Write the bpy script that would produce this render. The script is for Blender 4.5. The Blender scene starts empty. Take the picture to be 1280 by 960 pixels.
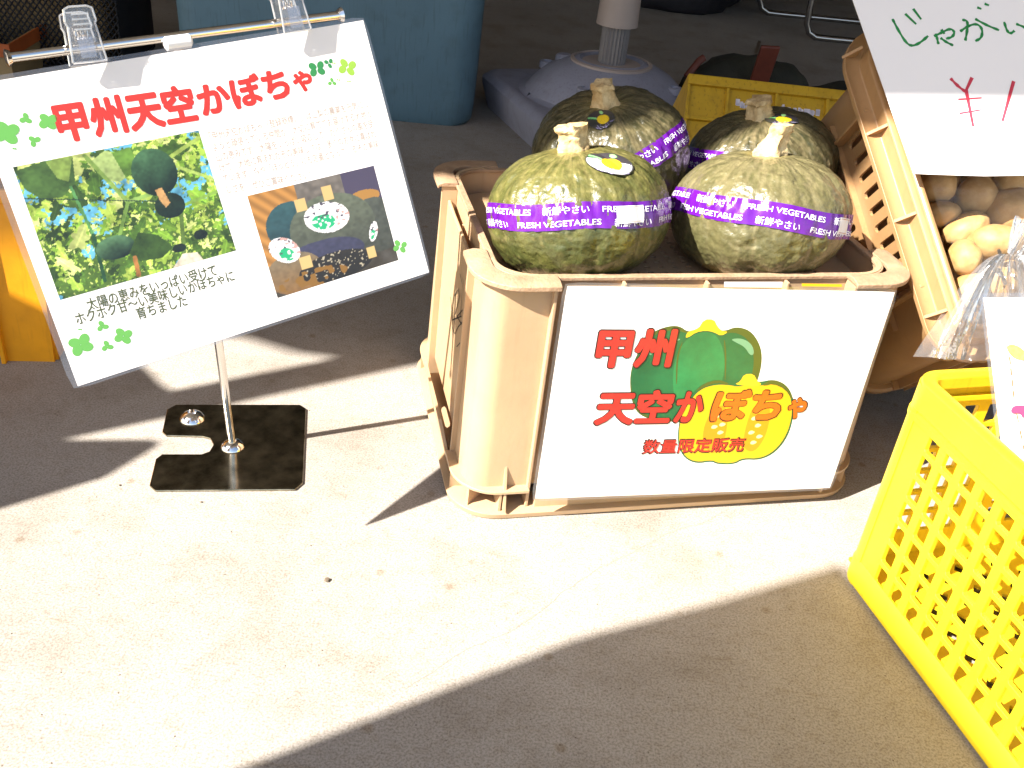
import bpy, math, random
import numpy as np
from mathutils import Vector, Matrix
random.seed(7); rng = np.random.default_rng(7)
C = bpy.context.scene.collection
SC = bpy.context.scene
V = lambda *a: np.array(a, float)

# ------------------------------------------------------------------ camera
F = 1193.81; PITCH, ROLL, CH = math.radians(32.2077), math.radians(6.5158), 0.7613
fw = V(0, math.cos(PITCH), -math.sin(PITCH)); _r = V(1, 0, 0); _u = np.cross(_r, fw)
rt = _r*math.cos(ROLL)+_u*math.sin(ROLL); up = -_r*math.sin(ROLL)+_u*math.cos(ROLL)
CAM = V(0, 0, CH)
cd = bpy.data.cameras.new('camera'); cam = bpy.data.objects.new('camera', cd); C.objects.link(cam)
cam.matrix_world = Matrix(((rt[0], up[0], -fw[0], 0), (rt[1], up[1], -fw[1], 0), (rt[2], up[2], -fw[2], CH), (0, 0, 0, 1)))
cd.sensor_width = 36; cd.lens = 36*F/1280; cd.clip_start = 0.02; cd.clip_end = 400
SC.camera = cam

# ------------------------------------------------------------------ light
SAZ, SEL = math.radians(34), math.radians(43)
SUN = V(-math.cos(SAZ)*math.cos(SEL), -math.sin(SAZ)*math.cos(SEL), math.sin(SEL))
w = bpy.data.worlds.new('World'); SC.world = w; w.use_nodes = True
nt = w.node_tree; bg = nt.nodes['Background']
sky = nt.nodes.new('ShaderNodeTexSky'); sky.sky_type = 'NISHITA'; sky.sun_disc = False
sky.sun_elevation = SEL; sky.sun_rotation = math.atan2(SUN[0], SUN[1])
tint = nt.nodes.new('ShaderNodeMixRGB'); tint.blend_type = 'MULTIPLY'; tint.inputs[0].default_value = 1; tint.inputs[2].default_value = (1.0, .93, .87, 1)   # warm white balance of the picture
nt.links.new(sky.outputs[0], tint.inputs[1]); nt.links.new(tint.outputs[0], bg.inputs[0]); bg.inputs[1].default_value = 0.09
sl = bpy.data.lights.new('sun', 'SUN'); sl.energy = 5.0; sl.angle = math.radians(0.53); sl.color = (1, 0.95, 0.88)
so = bpy.data.objects.new('sun', sl); C.objects.link(so)
so.rotation_euler = Vector(SUN).to_track_quat('Z', 'Y').to_euler()
SC.view_settings.view_transform = 'Standard'; SC.view_settings.look = 'None'
SC.view_settings.exposure = 1.80; SC.view_settings.gamma = 1

# ------------------------------------------------------------------ pixel -> place helpers (photo 1280x960)
def ray(px, z): return CAM+(rt*(px[0]-640)/F+up*(480-px[1])/F+fw)*z
def onz(px, z=0.0):
    d = ray(px, 1)-CAM; return CAM+d*(z-CH)/d[2]
def onpl(px, p0, n):
    d = ray(px, 1)-CAM; return CAM+d*((p0-CAM)@n)/(d@n)
def unit(v): return np.array(v, float)/np.linalg.norm(v)

# ------------------------------------------------------------------ materials
def mat(name, col, rough=0.5, metal=0.0, noise=0.0, nscale=8.0, bump=0.0, bscale=60.0, coat=0.0, sss=0.0, col2=None, detail=6, trans=0.0):
    m = bpy.data.materials.new(name); m.use_nodes = True; t = m.node_tree; b = t.nodes['Principled BSDF']
    b.inputs['Base Color'].default_value = (*col, 1); b.inputs['Roughness'].default_value = rough
    b.inputs['Metallic'].default_value = metal; b.inputs['Coat Weight'].default_value = coat
    b.inputs['Coat Roughness'].default_value = 0.15
    if sss:
        b.inputs['Subsurface Weight'].default_value = sss; b.inputs['Subsurface Radius'].default_value = (.02, .01, .004); b.inputs['Subsurface Scale'].default_value = 0.5
    tc = t.nodes.new('ShaderNodeTexCoord')
    if noise or col2:
        n = t.nodes.new('ShaderNodeTexNoise'); n.inputs['Scale'].default_value = nscale; n.inputs['Detail'].default_value = detail
        n.inputs['Roughness'].default_value = 0.62
        t.links.new(tc.outputs['Object'], n.inputs['Vector'])
        r = t.nodes.new('ShaderNodeValToRGB'); r.color_ramp.elements[0].position = 0.33; r.color_ramp.elements[1].position = 0.68
        c2 = col2 if col2 else tuple(min(1, c*(1+noise)) for c in col)
        c1 = col if col2 else tuple(c*(1-noise) for c in col)
        r.color_ramp.elements[0].color = (*c1, 1); r.color_ramp.elements[1].color = (*c2, 1)
        t.links.new(n.outputs['Fac'], r.inputs[0]); t.links.new(r.outputs[0], b.inputs['Base Color'])
    if bump:
        n2 = t.nodes.new('ShaderNodeTexNoise'); n2.inputs['Scale'].default_value = bscale; n2.inputs['Detail'].default_value = 5
        t.links.new(tc.outputs['Object'], n2.inputs['Vector'])
        bp = t.nodes.new('ShaderNodeBump'); bp.inputs['Strength'].default_value = bump; bp.inputs['Distance'].default_value = 0.002
        t.links.new(n2.outputs['Fac'], bp.inputs['Height']); t.links.new(bp.outputs[0], b.inputs['Normal'])
    return m
def scratch(m, amt=.25):                                  # pale scuffs and fine scratches on moulded plastic
    t = m.node_tree; b = t.nodes['Principled BSDF']; src = b.inputs['Base Color'].links[0].from_socket
    tc = t.nodes.new('ShaderNodeTexCoord'); mp = t.nodes.new('ShaderNodeMapping'); mp.inputs['Scale'].default_value = (60, 60, 5); mp.inputs['Rotation'].default_value = (.5, .3, .2); t.links.new(tc.outputs['Object'], mp.inputs[0])
    n = t.nodes.new('ShaderNodeTexNoise'); n.inputs['Scale'].default_value = 3; n.inputs['Detail'].default_value = 6; t.links.new(mp.outputs[0], n.inputs['Vector'])
    r = t.nodes.new('ShaderNodeValToRGB'); r.color_ramp.elements[0].position = .56; r.color_ramp.elements[1].position = .66; r.color_ramp.elements[0].color = (1, 1, 1, 1); r.color_ramp.elements[1].color = (1-amt, 1-amt*1.15, 1-amt*1.3, 1)
    n3 = t.nodes.new('ShaderNodeTexNoise'); n3.inputs['Scale'].default_value = 22; n3.inputs['Detail'].default_value = 7; t.links.new(tc.outputs['Object'], n3.inputs['Vector'])
    r3 = t.nodes.new('ShaderNodeValToRGB'); r3.color_ramp.elements[0].position = .30; r3.color_ramp.elements[1].position = .48; r3.color_ramp.elements[0].color = (1-amt, 1-amt*1.1, 1-amt*1.2, 1); r3.color_ramp.elements[1].color = (1, 1, 1, 1)
    t.links.new(n.outputs['Fac'], r.inputs[0]); t.links.new(n3.outputs['Fac'], r3.inputs[0]); out = src
    for q in (r, r3):
        x = t.nodes.new('ShaderNodeMixRGB'); x.blend_type = 'MULTIPLY'; x.inputs[0].default_value = 1; t.links.new(out, x.inputs[1]); t.links.new(q.outputs[0], x.inputs[2]); out = x.outputs[0]
    t.links.new(out, b.inputs['Base Color'])
def vcmat(name, rough=0.5, coat=0.0, bump=0.0, bscale=60, noise=0.0, nscale=40, spec=0.5):
    m = bpy.data.materials.new(name); m.use_nodes = True; t = m.node_tree; b = t.nodes['Principled BSDF']
    a = t.nodes.new('ShaderNodeVertexColor'); a.layer_name = 'Col'
    b.inputs['Roughness'].default_value = rough; b.inputs['Coat Weight'].default_value = coat; b.inputs['Coat Roughness'].default_value = 0.2
    b.inputs['Specular IOR Level'].default_value = spec
    tc = t.nodes.new('ShaderNodeTexCoord'); out = a.outputs[0]
    if noise:
        n = t.nodes.new('ShaderNodeTexNoise'); n.inputs['Scale'].default_value = nscale; n.inputs['Detail'].default_value = 7; n.inputs['Roughness'].default_value = .7
        t.links.new(tc.outputs['Object'], n.inputs['Vector'])
        mr = t.nodes.new('ShaderNodeMapRange'); mr.inputs[1].default_value = .3; mr.inputs[2].default_value = .7
        mr.inputs[3].default_value = 1-noise; mr.inputs[4].default_value = 1+noise
        t.links.new(n.outputs['Fac'], mr.inputs[0])
        mx = t.nodes.new('ShaderNodeVectorMath'); mx.operation = 'SCALE'
        t.links.new(out, mx.inputs[0]); t.links.new(mr.outputs[0], mx.inputs['Scale']); out = mx.outputs[0]
    t.links.new(out, b.inputs['Base Color'])
    if bump:
        n2 = t.nodes.new('ShaderNodeTexNoise'); n2.inputs['Scale'].default_value = bscale; n2.inputs['Detail'].default_value = 6
        t.links.new(tc.outputs['Object'], n2.inputs['Vector'])
        bp = t.nodes.new('ShaderNodeBump'); bp.inputs['Strength'].default_value = bump; bp.inputs['Distance'].default_value = 0.005
        t.links.new(n2.outputs['Fac'], bp.inputs['Height']); t.links.new(bp.outputs[0], b.inputs['Normal'])
    return m
def filmmat(name, col=(1, 1, 1), base=0.12, rough=0.12, haze=0.06, bump=0.0):
    m = bpy.data.materials.new(name); m.use_nodes = True; t = m.node_tree; t.nodes.clear()
    o = t.nodes.new('ShaderNodeOutputMaterial'); tr = t.nodes.new('ShaderNodeBsdfTransparent'); gl = t.nodes.new('ShaderNodeBsdfGlossy')
    df = t.nodes.new('ShaderNodeBsdfTranslucent'); d2 = t.nodes.new('ShaderNodeBsdfDiffuse'); tr.inputs[0].default_value = (*col, 1)
    gl.inputs['Roughness'].default_value = rough
    fr = t.nodes.new('ShaderNodeFresnel'); fr.inputs[0].default_value = 1.3
    ad = t.nodes.new('ShaderNodeMath'); ad.operation = 'ADD'; ad.inputs[1].default_value = base; t.links.new(fr.outputs[0], ad.inputs[0]); ad.use_clamp = True
    m0 = t.nodes.new('ShaderNodeMixShader'); m0.inputs[0].default_value = .5; t.links.new(df.outputs[0], m0.inputs[1]); t.links.new(d2.outputs[0], m0.inputs[2])
    m1 = t.nodes.new('ShaderNodeMixShader'); m1.inputs[0].default_value = haze; t.links.new(tr.outputs[0], m1.inputs[1]); t.links.new(m0.outputs[0], m1.inputs[2])
    m2 = t.nodes.new('ShaderNodeMixShader'); t.links.new(ad.outputs[0], m2.inputs[0]); t.links.new(m1.outputs[0], m2.inputs[1]); t.links.new(gl.outputs[0], m2.inputs[2])
    t.links.new(m2.outputs[0], o.inputs[0])
    if bump:
        tc = t.nodes.new('ShaderNodeTexCoord'); n2 = t.nodes.new('ShaderNodeTexNoise'); n2.inputs['Scale'].default_value = 45; n2.inputs['Detail'].default_value = 3
        t.links.new(tc.outputs['Object'], n2.inputs['Vector']); bp = t.nodes.new('ShaderNodeBump'); bp.inputs['Strength'].default_value = bump; bp.inputs['Distance'].default_value = 0.004
        t.links.new(n2.outputs['Fac'], bp.inputs['Height']); t.links.new(bp.outputs[0], gl.inputs['Normal'])
    return m

M = {}
M['rim'] = mat('tan_scuffed_rim', (.29, .18, .105), .6, col2=(.42, .28, .17), nscale=40, bump=.6, bscale=220, sss=.08)
M['tan'] = mat('tan_plastic', (.47, .32, .185), .42, noise=.07, nscale=5, bump=.12, bscale=90, sss=.12)
M['tan2'] = mat('tan_plastic_golden', (.37, .215, .095), .40, noise=.12, nscale=5, bump=.12, bscale=90, sss=.12)
M['yellow'] = mat('yellow_plastic', (.74, .53, .014), .42, noise=.05, nscale=7, bump=.1, bscale=50, sss=.1)
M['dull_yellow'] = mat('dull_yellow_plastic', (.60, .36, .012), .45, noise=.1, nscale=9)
M['orange'] = mat('orange_plastic', (.72, .30, .006), .42, noise=.1, nscale=12, bump=.1, bscale=120)
M['paper'] = mat('white_paper', (.92, .875, .84), .5, noise=.01, nscale=3, coat=.5)
M['film'] = filmmat('laminate_edge', (.93, .95, 1), .10, .08, .12)
M['clip'] = filmmat('clear_clip_plastic', (.98, .98, .98), .05, .10, .08)
M['clip_edge'] = filmmat('clear_clip_edge', (.97, .95, .92), .20, .15, .45)
M['bag'] = filmmat('bag_film', (1, 1, 1), .015, .12, .02, bump=.6)
M['bag2'] = filmmat('bag_film_gathered', (1, 1, 1), .02, .16, .10, bump=.8)
M['dull_chrome'] = mat('dull_chrome', (.45, .43, .42), .25, 1.0)
M['chrome'] = mat('chrome_tube', (.82, .80, .77), .10, 1.0)
M['plate'] = mat('tarnished_plate', (.16, .14, .09), .15, 1.0, col2=(.66, .58, .42), nscale=38, bump=.06, bscale=90)
M['red'] = mat('red_print', (0.496, 0.028, 0.019), .5, coat=.4, noise=.1, nscale=30)
M['orange_ink'] = mat('orange_print', (0.637, 0.120, 0.007), .5, coat=.4)
M['dark_ink'] = mat('dark_print', (0.024, 0.008, 0.006), .5, coat=.4)
M['olive_ink'] = mat('olive_print', (.07, .085, .03), .5, coat=.4)
M['faint_ink'] = mat('faint_print', (.45, .35, .28), .5, coat=.4)
M['clover'] = mat('clover_print', (0.120, 0.372, 0.072), .5, coat=.4)
M['clover2'] = mat('clover_print_dark', (0.030, 0.216, 0.060), .5, coat=.4)
M['lime'] = mat('lime_print', (0.273, 0.468, 0.052), .5, coat=.4)
M['gr1'] = mat('green_print', (0.012, 0.120, 0.039), .5, coat=.4, noise=.25, nscale=25)
M['gr2'] = mat('bright_green_print', (0.018, 0.180, 0.054), .5, coat=.4, noise=.25, nscale=25)
M['gr3'] = mat('brown_green_print', (0.070, 0.098, 0.014), .5, coat=.4)
M['gr4'] = mat('pale_green_print', (0.150, 0.330, 0.180), .5, coat=.4)
M['yl1'] = mat('yellow_print', (.80, .42, .01), .5, coat=.4)
M['yl2'] = mat('deep_yellow_print', (.80, .27, .008), .5, coat=.4)
M['yl3'] = mat('lemon_print', (.75, .48, .02), .5, coat=.4)
M['yl4'] = mat('seed_print', (.88, .80, .35), .5, coat=.4)
M['marker_green'] = mat('green_marker', (0.016, 0.224, 0.048), .6, noise=.2, nscale=60)
M['marker_red'] = mat('red_marker', (0.585, 0.038, 0.068), .6, noise=.2, nscale=60)
M['purple'] = mat('purple_film', (.10, .006, .24), .22, coat=.4, noise=.2, nscale=18, bump=1.0, bscale=26)
M['white_ink'] = mat('white_ink', (.82, .78, .86), .4)
M['white_label'] = mat('white_label', (.85, .84, .84), .45)
M['stem'] = mat('corky_stem', (.36, .22, .08), .85, col2=(.72, .56, .30), nscale=70, bump=.9, bscale=160)
M['vc_print'] = vcmat('photo_print', .45, .5)
M['vc_pumpkin'] = vcmat('pumpkin_skin', .33, .25, bump=1.0, bscale=55, noise=.26, nscale=90)
M['vc_sticker'] = vcmat('sticker_print', .4, .3)
M['potato'] = mat('potato_skin', (.33, .17, .045), .6, col2=(.55, .36, .15), nscale=26, bump=.4, bscale=70)
M['blue'] = mat('blue_plastic', (.10, .185, .235), .55, noise=.08, nscale=6, bump=.15, bscale=150)
M['grey'] = mat('grey_plastic', (.29, .29, .35), .5, noise=.06, nscale=6, bump=.15, bscale=100)
M['beige'] = mat('beige_plastic', (.42, .34, .29), .5, noise=.06, nscale=10)
M['pipe'] = mat('grey_pipe', (.22, .20, .19), .45)
M['dark'] = mat('dark_cloth', (.018, .016, .02), .8, noise=.3, nscale=10, bump=.5, bscale=200)
M['dgreen'] = mat('dark_green_cloth', (.022, .022, .014), .8, noise=.3, nscale=14, bump=.5, bscale=200)
M['leather'] = mat('red_leather', (.13, .028, .014), .5, noise=.2, nscale=20)
M['kraft'] = mat('kraft_paper', (.30, .20, .09), .7, noise=.25, nscale=12, bump=.5, bscale=20)
M['rust'] = mat('rust_orange', (.42, .09, .015), .6, noise=.2, nscale=10)
M['wire'] = mat('black_wire', (.012, .011, .012), .5)
M['canvas'] = mat('canvas', (.35, .33, .30), .8, noise=.1, nscale=3)
M['shade_curtain'] = mat('shade_curtain_cloth', (.10, .09, .085), .8, noise=.1, nscale=3)
M['wood'] = mat('plywood', (.35, .24, .13), .6, noise=.2, nscale=9)
M['steel'] = mat('painted_steel', (.6, .6, .6), .4)
M['ink_black'] = mat('black_marker', (.015, .012, .012), .6)
M['pink'] = mat('pink_print', (0.560, 0.042, 0.119), .5)
M['leaf_tan'] = mat('tan_leaf_print', (.50, .32, .08), .6, noise=.3, nscale=200)
M['brown_ink'] = mat('brown_print', (.45, .13, .05), .5)

for k_, a_mt in (('tan', .04), ('tan2', .05), ('yellow', .08), ('blue', .12), ('grey', .15), ('dull_yellow', .25), ('orange', .1)): scratch(M[k_], a_mt)

# ------------------------------------------------------------------ object helpers
def link_mesh(name, verts, faces, m, parent=None, smooth=True, base=None, cols=None, bevel=0, angle=35):
    me = bpy.data.meshes.new(name); verts = np.asarray(verts, float)
    b = V(0, 0, 0)
    root = parent
    while root is not None and root.parent is not None: root = root.parent
    if root is not None: b = np.array(root.location)
    elif base is not None: b = np.array(base)
    verts = verts-b
    me.from_pydata(verts.tolist(), [], [tuple(int(i) for i in f) for f in faces]); me.update()
    if isinstance(m, (list, tuple)):
        for q in m: me.materials.append(q)
    else: me.materials.append(m)
    if cols is not None:
        ca = me.color_attributes.new('Col', 'FLOAT_COLOR', 'POINT')
        cc = np.ones((len(verts), 4)); cc[:, :3] = cols; ca.data.foreach_set('color', cc.ravel())
    if smooth:
        me.polygons.foreach_set('use_smooth', [True]*len(me.polygons)); me.set_sharp_from_angle(angle=math.radians(angle))
    o = bpy.data.objects.new(name, me); C.objects.link(o)
    if parent is not None: o.parent = parent
    else: o.location = b
    if bevel:
        md = o.modifiers.new('edge', 'BEVEL'); md.width = bevel; md.segments = 2; md.limit_method = 'ANGLE'; md.angle_limit = math.radians(50)
    return o
def tag(o, label, cat, group=None):
    o['label'] = label; o['category'] = cat
    if group: o['group'] = group
    return o
def thing(name, loc, label, cat, group=None):
    o = bpy.data.objects.new(name, None); C.objects.link(o); o.location = [float(x) for x in loc]; o.empty_display_size = .05
    return tag(o, label, cat, group)

class MB:
    def __init__(s): s.v = []; s.f = []
    def add(s, v, f):
        n = len(s.v); s.v += [tuple(p) for p in v]; s.f += [tuple(i+n for i in q) for q in f]; return s
    def box(s, x0, x1, y0, y1, z0, z1):
        v = [(x, y, z) for z in (z0, z1) for y in (y0, y1) for x in (x0, x1)]
        return s.add(v, [(0, 2, 3, 1), (4, 5, 7, 6), (0, 1, 5, 4), (2, 6, 7, 3), (0, 4, 6, 2), (1, 3, 7, 5)])
    def prism(s, poly, z0, z1):
        n = len(poly); v = [(x, y, z0) for x, y in poly]+[(x, y, z1) for x, y in poly]
        return s.add(v, [tuple(range(n))[::-1], tuple(range(n, 2*n))]+[(i, (i+1) % n, n+(i+1) % n, n+i) for i in range(n)])
    def rings(s, R, closed=False, cap=True):           # list of rings of equal length (each ring closed)
        n = len(R[0]); v = [p for r in R for p in r]; f = []
        for k in range(len(R)-(0 if closed else 1)):
            a, b = k*n, ((k+1) % len(R))*n
            f += [(a+i, a+(i+1) % n, b+(i+1) % n, b+i) for i in range(n)]
        if cap and not closed: f += [tuple(range(n))[::-1], tuple(range((len(R)-1)*n, len(R)*n))]
        return s.add(v, f)
    def tube(s, path, r, n=10, cap=True):
        P = [np.array(p, float) for p in path]; R = []; t0 = unit(P[1]-P[0])
        a = unit(np.cross(t0, V(0, 0, 1) if abs(t0[2]) < .9 else V(1, 0, 0)))
        for i, p in enumerate(P):
            t = unit(P[min(i+1, len(P)-1)]-P[max(i-1, 0)]); a = unit(a-t*(a@t)); b = np.cross(t, a)
            rr = r[i] if isinstance(r, (list, tuple, np.ndarray)) else r
            R.append([p+rr*(a*math.cos(q)+b*math.sin(q)) for q in np.linspace(0, 2*math.pi, n, endpoint=False)])
        return s.rings(R, cap=cap)
    def lathe(s, prof, n=24, c=(0, 0)):
        return s.rings([[(c[0]+r*math.cos(q), c[1]+r*math.sin(q), z) for q in np.linspace(0, 2*math.pi, n, endpoint=False)] for r, z in prof])
def put(name, mb, m, parent=None, fr=None, **k):
    v = np.array(mb.v, float)
    if fr is not None: v = fr(v)
    return link_mesh(name, v, mb.f, m, parent, **k)

def curve_mesh(cu):
    o = bpy.data.objects.new('tmp', cu); C.objects.link(o)
    dg = bpy.context.evaluated_depsgraph_get(); me = bpy.data.meshes.new_from_object(o.evaluated_get(dg))
    v = np.zeros(len(me.vertices)*3); me.vertices.foreach_get('co', v); f = [tuple(p.vertices) for p in me.polygons]
    bpy.data.objects.remove(o); bpy.data.meshes.remove(me); bpy.data.curves.remove(cu)
    return v.reshape(-1, 3), f
def text_mesh(s, offset=0.0, shear=0.0, res=3, wt=0.0):
    if offset:                                           # heavier strokes: the same outline printed over itself, slightly shifted
        v, f = text_mesh(s, 0, shear, res); V_, F_ = [], []; n = 10
        for k in range(n+1):
            d = (0, 0) if k == n else (offset*math.cos(2*math.pi*k/n), offset*math.sin(2*math.pi*k/n))
            V_.append(v+V(d[0], d[1], k)); F_ += [tuple(i+k*len(v) for i in q) for q in f]
        return np.vstack(V_), F_
    cu = bpy.data.curves.new('t', 'FONT'); cu.body = s; cu.size = 1; cu.offset = offset; cu.shear = shear; cu.resolution_u = res; cu.fill_mode = 'FRONT'
    return curve_mesh(cu)
def holed(outer, holes, th, bev=0.0):
    cu = bpy.data.curves.new('p', 'CURVE'); cu.dimensions = '2D'; cu.fill_mode = 'BOTH'; cu.extrude = th/2; cu.bevel_depth = bev; cu.bevel_resolution = 0; cu.offset = -bev if bev else 0
    for poly in [outer]+holes:
        sp = cu.splines.new('POLY'); sp.points.add(len(poly)-1); sp.use_cyclic_u = True
        for p, q in zip(sp.points, poly): p.co = (q[0], q[1], 0, 1)
    v, f = curve_mesh(cu); mb = MB(); mb.add(v, f); return mb
def slot(cx, cy, w, h, n=4):                            # stadium hole, long along x
    r = h/2; o = []
    for sx, a0 in ((1, -90), (-1, 90)):
        for k in range(n+1):
            a = math.radians(a0+180*k/n); o.append((cx+sx*(w/2-r)+r*math.cos(a), cy+r*math.sin(a)))
    return o
def rrect(hw, hd, r, n=8, cx=0, cy=0):
    o = []
    for sx, sy, a0 in ((1, -1, -90), (1, 1, 0), (-1, 1, 90), (-1, -1, 180)):
        for k in range(n+1):
            a = math.radians(a0+90*k/n); o.append((cx+sx*(hw-r)+r*math.cos(a), cy+sy*(hd-r)+r*math.sin(a)))
    return o
def corner_path(hw, hd, r, e, sx, sy, n=8):             # L shaped path round one corner with outward normals
    pts = []
    ax, ay = sx*(hw-r), sy*(hd-r)
    pts.append(((sx*(hw-e), sy*hd), (0, sy)))
    for k in range(n+1):
        t = math.pi/2*k/n; nx, ny = sx*math.sin(t), sy*math.cos(t); pts.append(((ax+r*nx, ay+r*ny), (nx, ny)))
    pts.append(((sx*hw, sy*(hd-e)), (sx, 0)))
    return pts
def sweep(path, prof, closed=False):                    # prof: closed list of (outward offset, z)
    R = [[(p[0]+nn[0]*o, p[1]+nn[1]*o, z) for o, z in prof] for p, nn in path]
    return MB().rings(R, closed=closed)
def rr_path(hw, hd, r, n=8):
    o = []
    for sx, sy, a0 in ((1, -1, -90), (1, 1, 0), (-1, 1, 90), (-1, -1, 180)):
        for k in range(n+1):
            a = math.radians(a0+90*k/n); nx, ny = math.cos(a), math.sin(a); o.append(((sx*(hw-r)+r*nx, sy*(hd-r)+r*ny), (nx, ny)))
    return o
def frame(o, ex, ey, ez):
    o, ex, ey, ez = map(np.array, (o, ex, ey, ez)); Mx = np.stack([ex, ey, ez])
    return lambda v: np.asarray(v, float)@Mx+o
def yawf(o, a, taper=0.0, H=.3):
    c, s = math.cos(a), math.sin(a)
    def f(v):
        v = np.array(v, float); k = 1+taper*(1-v[:, 2]/H); x, y = v[:, 0]*k, v[:, 1]*k
        return np.stack([o[0]+x*c-y*s, o[1]+x*s+y*c, o[2]+v[:, 2]], 1)
    return f

# value noise for sculpting
_perm = rng.random((32, 32, 32))
def vnoise(p):
    p = np.asarray(p, float); i = np.floor(p).astype(int); f = p-i; f = f*f*(3-2*f); o = 0
    for dx in (0, 1):
        for dy in (0, 1):
            for dz in (0, 1):
                wgt = (f[..., 0] if dx else 1-f[..., 0])*(f[..., 1] if dy else 1-f[..., 1])*(f[..., 2] if dz else 1-f[..., 2])
                o = o+wgt*_perm[(i[..., 0]+dx) % 32, (i[..., 1]+dy) % 32, (i[..., 2]+dz) % 32]
    return o*2-1
def fbm(p, o=4):
    s, a = 0, 1
    for k in range(o): s = s+a*vnoise(np.asarray(p)*2**k+k*7.3); a *= .5
    return s

# ================================================================== SETTING: ground
def ground_mat():
    m = bpy.data.materials.new('concrete'); m.use_nodes = True; t = m.node_tree; b = t.nodes['Principled BSDF']; b.inputs['Roughness'].default_value = .85
    b.inputs['Specular IOR Level'].default_value = .3
    tc = t.nodes.new('ShaderNodeTexCoord')
    def noise(sc, det, ro=.6):
        n = t.nodes.new('ShaderNodeTexNoise'); n.inputs['Scale'].default_value = sc; n.inputs['Detail'].default_value = det; n.inputs['Roughness'].default_value = ro
        t.links.new(tc.outputs['Object'], n.inputs['Vector']); return n
    def ramp(src, p0, c0, p1, c1):
        r = t.nodes.new('ShaderNodeValToRGB'); r.color_ramp.elements[0].position = p0; r.color_ramp.elements[1].position = p1
        r.color_ramp.elements[0].color = (*c0, 1); r.color_ramp.elements[1].color = (*c1, 1); t.links.new(src, r.inputs[0]); return r
    def mul(a, c, fac=1):
        x = t.nodes.new('ShaderNodeMixRGB'); x.blend_type = 'MULTIPLY'; x.inputs[0].default_value = fac; t.links.new(a, x.inputs[1]); t.links.new(c, x.inputs[2]); return x.outputs[0]
    c = ramp(noise(2.2, 8).outputs['Fac'], .3, (.285, .257, .225), .7, (.365, .335, .30)).outputs[0]
    c = mul(c, ramp(noise(420, 3, .7).outputs['Fac'], .38, (.68, .65, .61), .56, (1.06, 1.06, 1.06)).outputs[0])
    c = mul(c, ramp(noise(60, 6, .75).outputs['Fac'], .30, (.86, .83, .79), .50, (1.02, 1.02, 1.02)).outputs[0])
    vo = t.nodes.new('ShaderNodeTexVoronoi'); vo.inputs['Scale'].default_value = 75; t.links.new(tc.outputs['Object'], vo.inputs['Vector'])
    c = mul(c, ramp(vo.outputs['Distance'], .035, (.45, .42, .38), .075, (1, 1, 1)).outputs[0])
    # a few brownish scuffs
    mp = t.nodes.new('ShaderNodeMapping'); mp.inputs['Scale'].default_value = (2.2, 11, 1); mp.inputs['Rotation'].default_value = (0, 0, .5); t.links.new(tc.outputs['Object'], mp.inputs[0])
    n = noise(4.0, 9, .72); t.links.new(mp.outputs[0], n.inputs['Vector'])
    c = mul(c, ramp(n.outputs['Fac'], .60, (1, 1, 1), .74, (.78, .70, .58)).outputs[0])
    c = mul(c, ramp(noise(7, 5, .6).outputs['Fac'], .28, (.80, .77, .73), .50, (1, 1, 1)).outputs[0])
    v2 = t.nodes.new('ShaderNodeTexVoronoi'); v2.inputs['Scale'].default_value = 16; t.links.new(tc.outputs['Object'], v2.inputs['Vector'])
    c = mul(c, ramp(v2.outputs['Distance'], .05, (.62, .50, .36), .11, (1, 1, 1)).outputs[0], .55)
    t.links.new(c, b.inputs['Base Color'])
    bp = t.nodes.new('ShaderNodeBump'); bp.inputs['Strength'].default_value = .35; bp.inputs['Distance'].default_value = .0008
    t.links.new(noise(300, 5, .7).outputs['Fac'], bp.inputs['Height']); t.links.new(bp.outputs[0], b.inputs['Normal'])
    return m
g = MB(); g.add([(-60, -60, 0), (60, -60, 0), (60, 60, 0), (-60, 60, 0)], [(0, 1, 2, 3)])
go = put('ground', g, ground_mat(), smooth=False); go['kind'] = 'structure'

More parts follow.
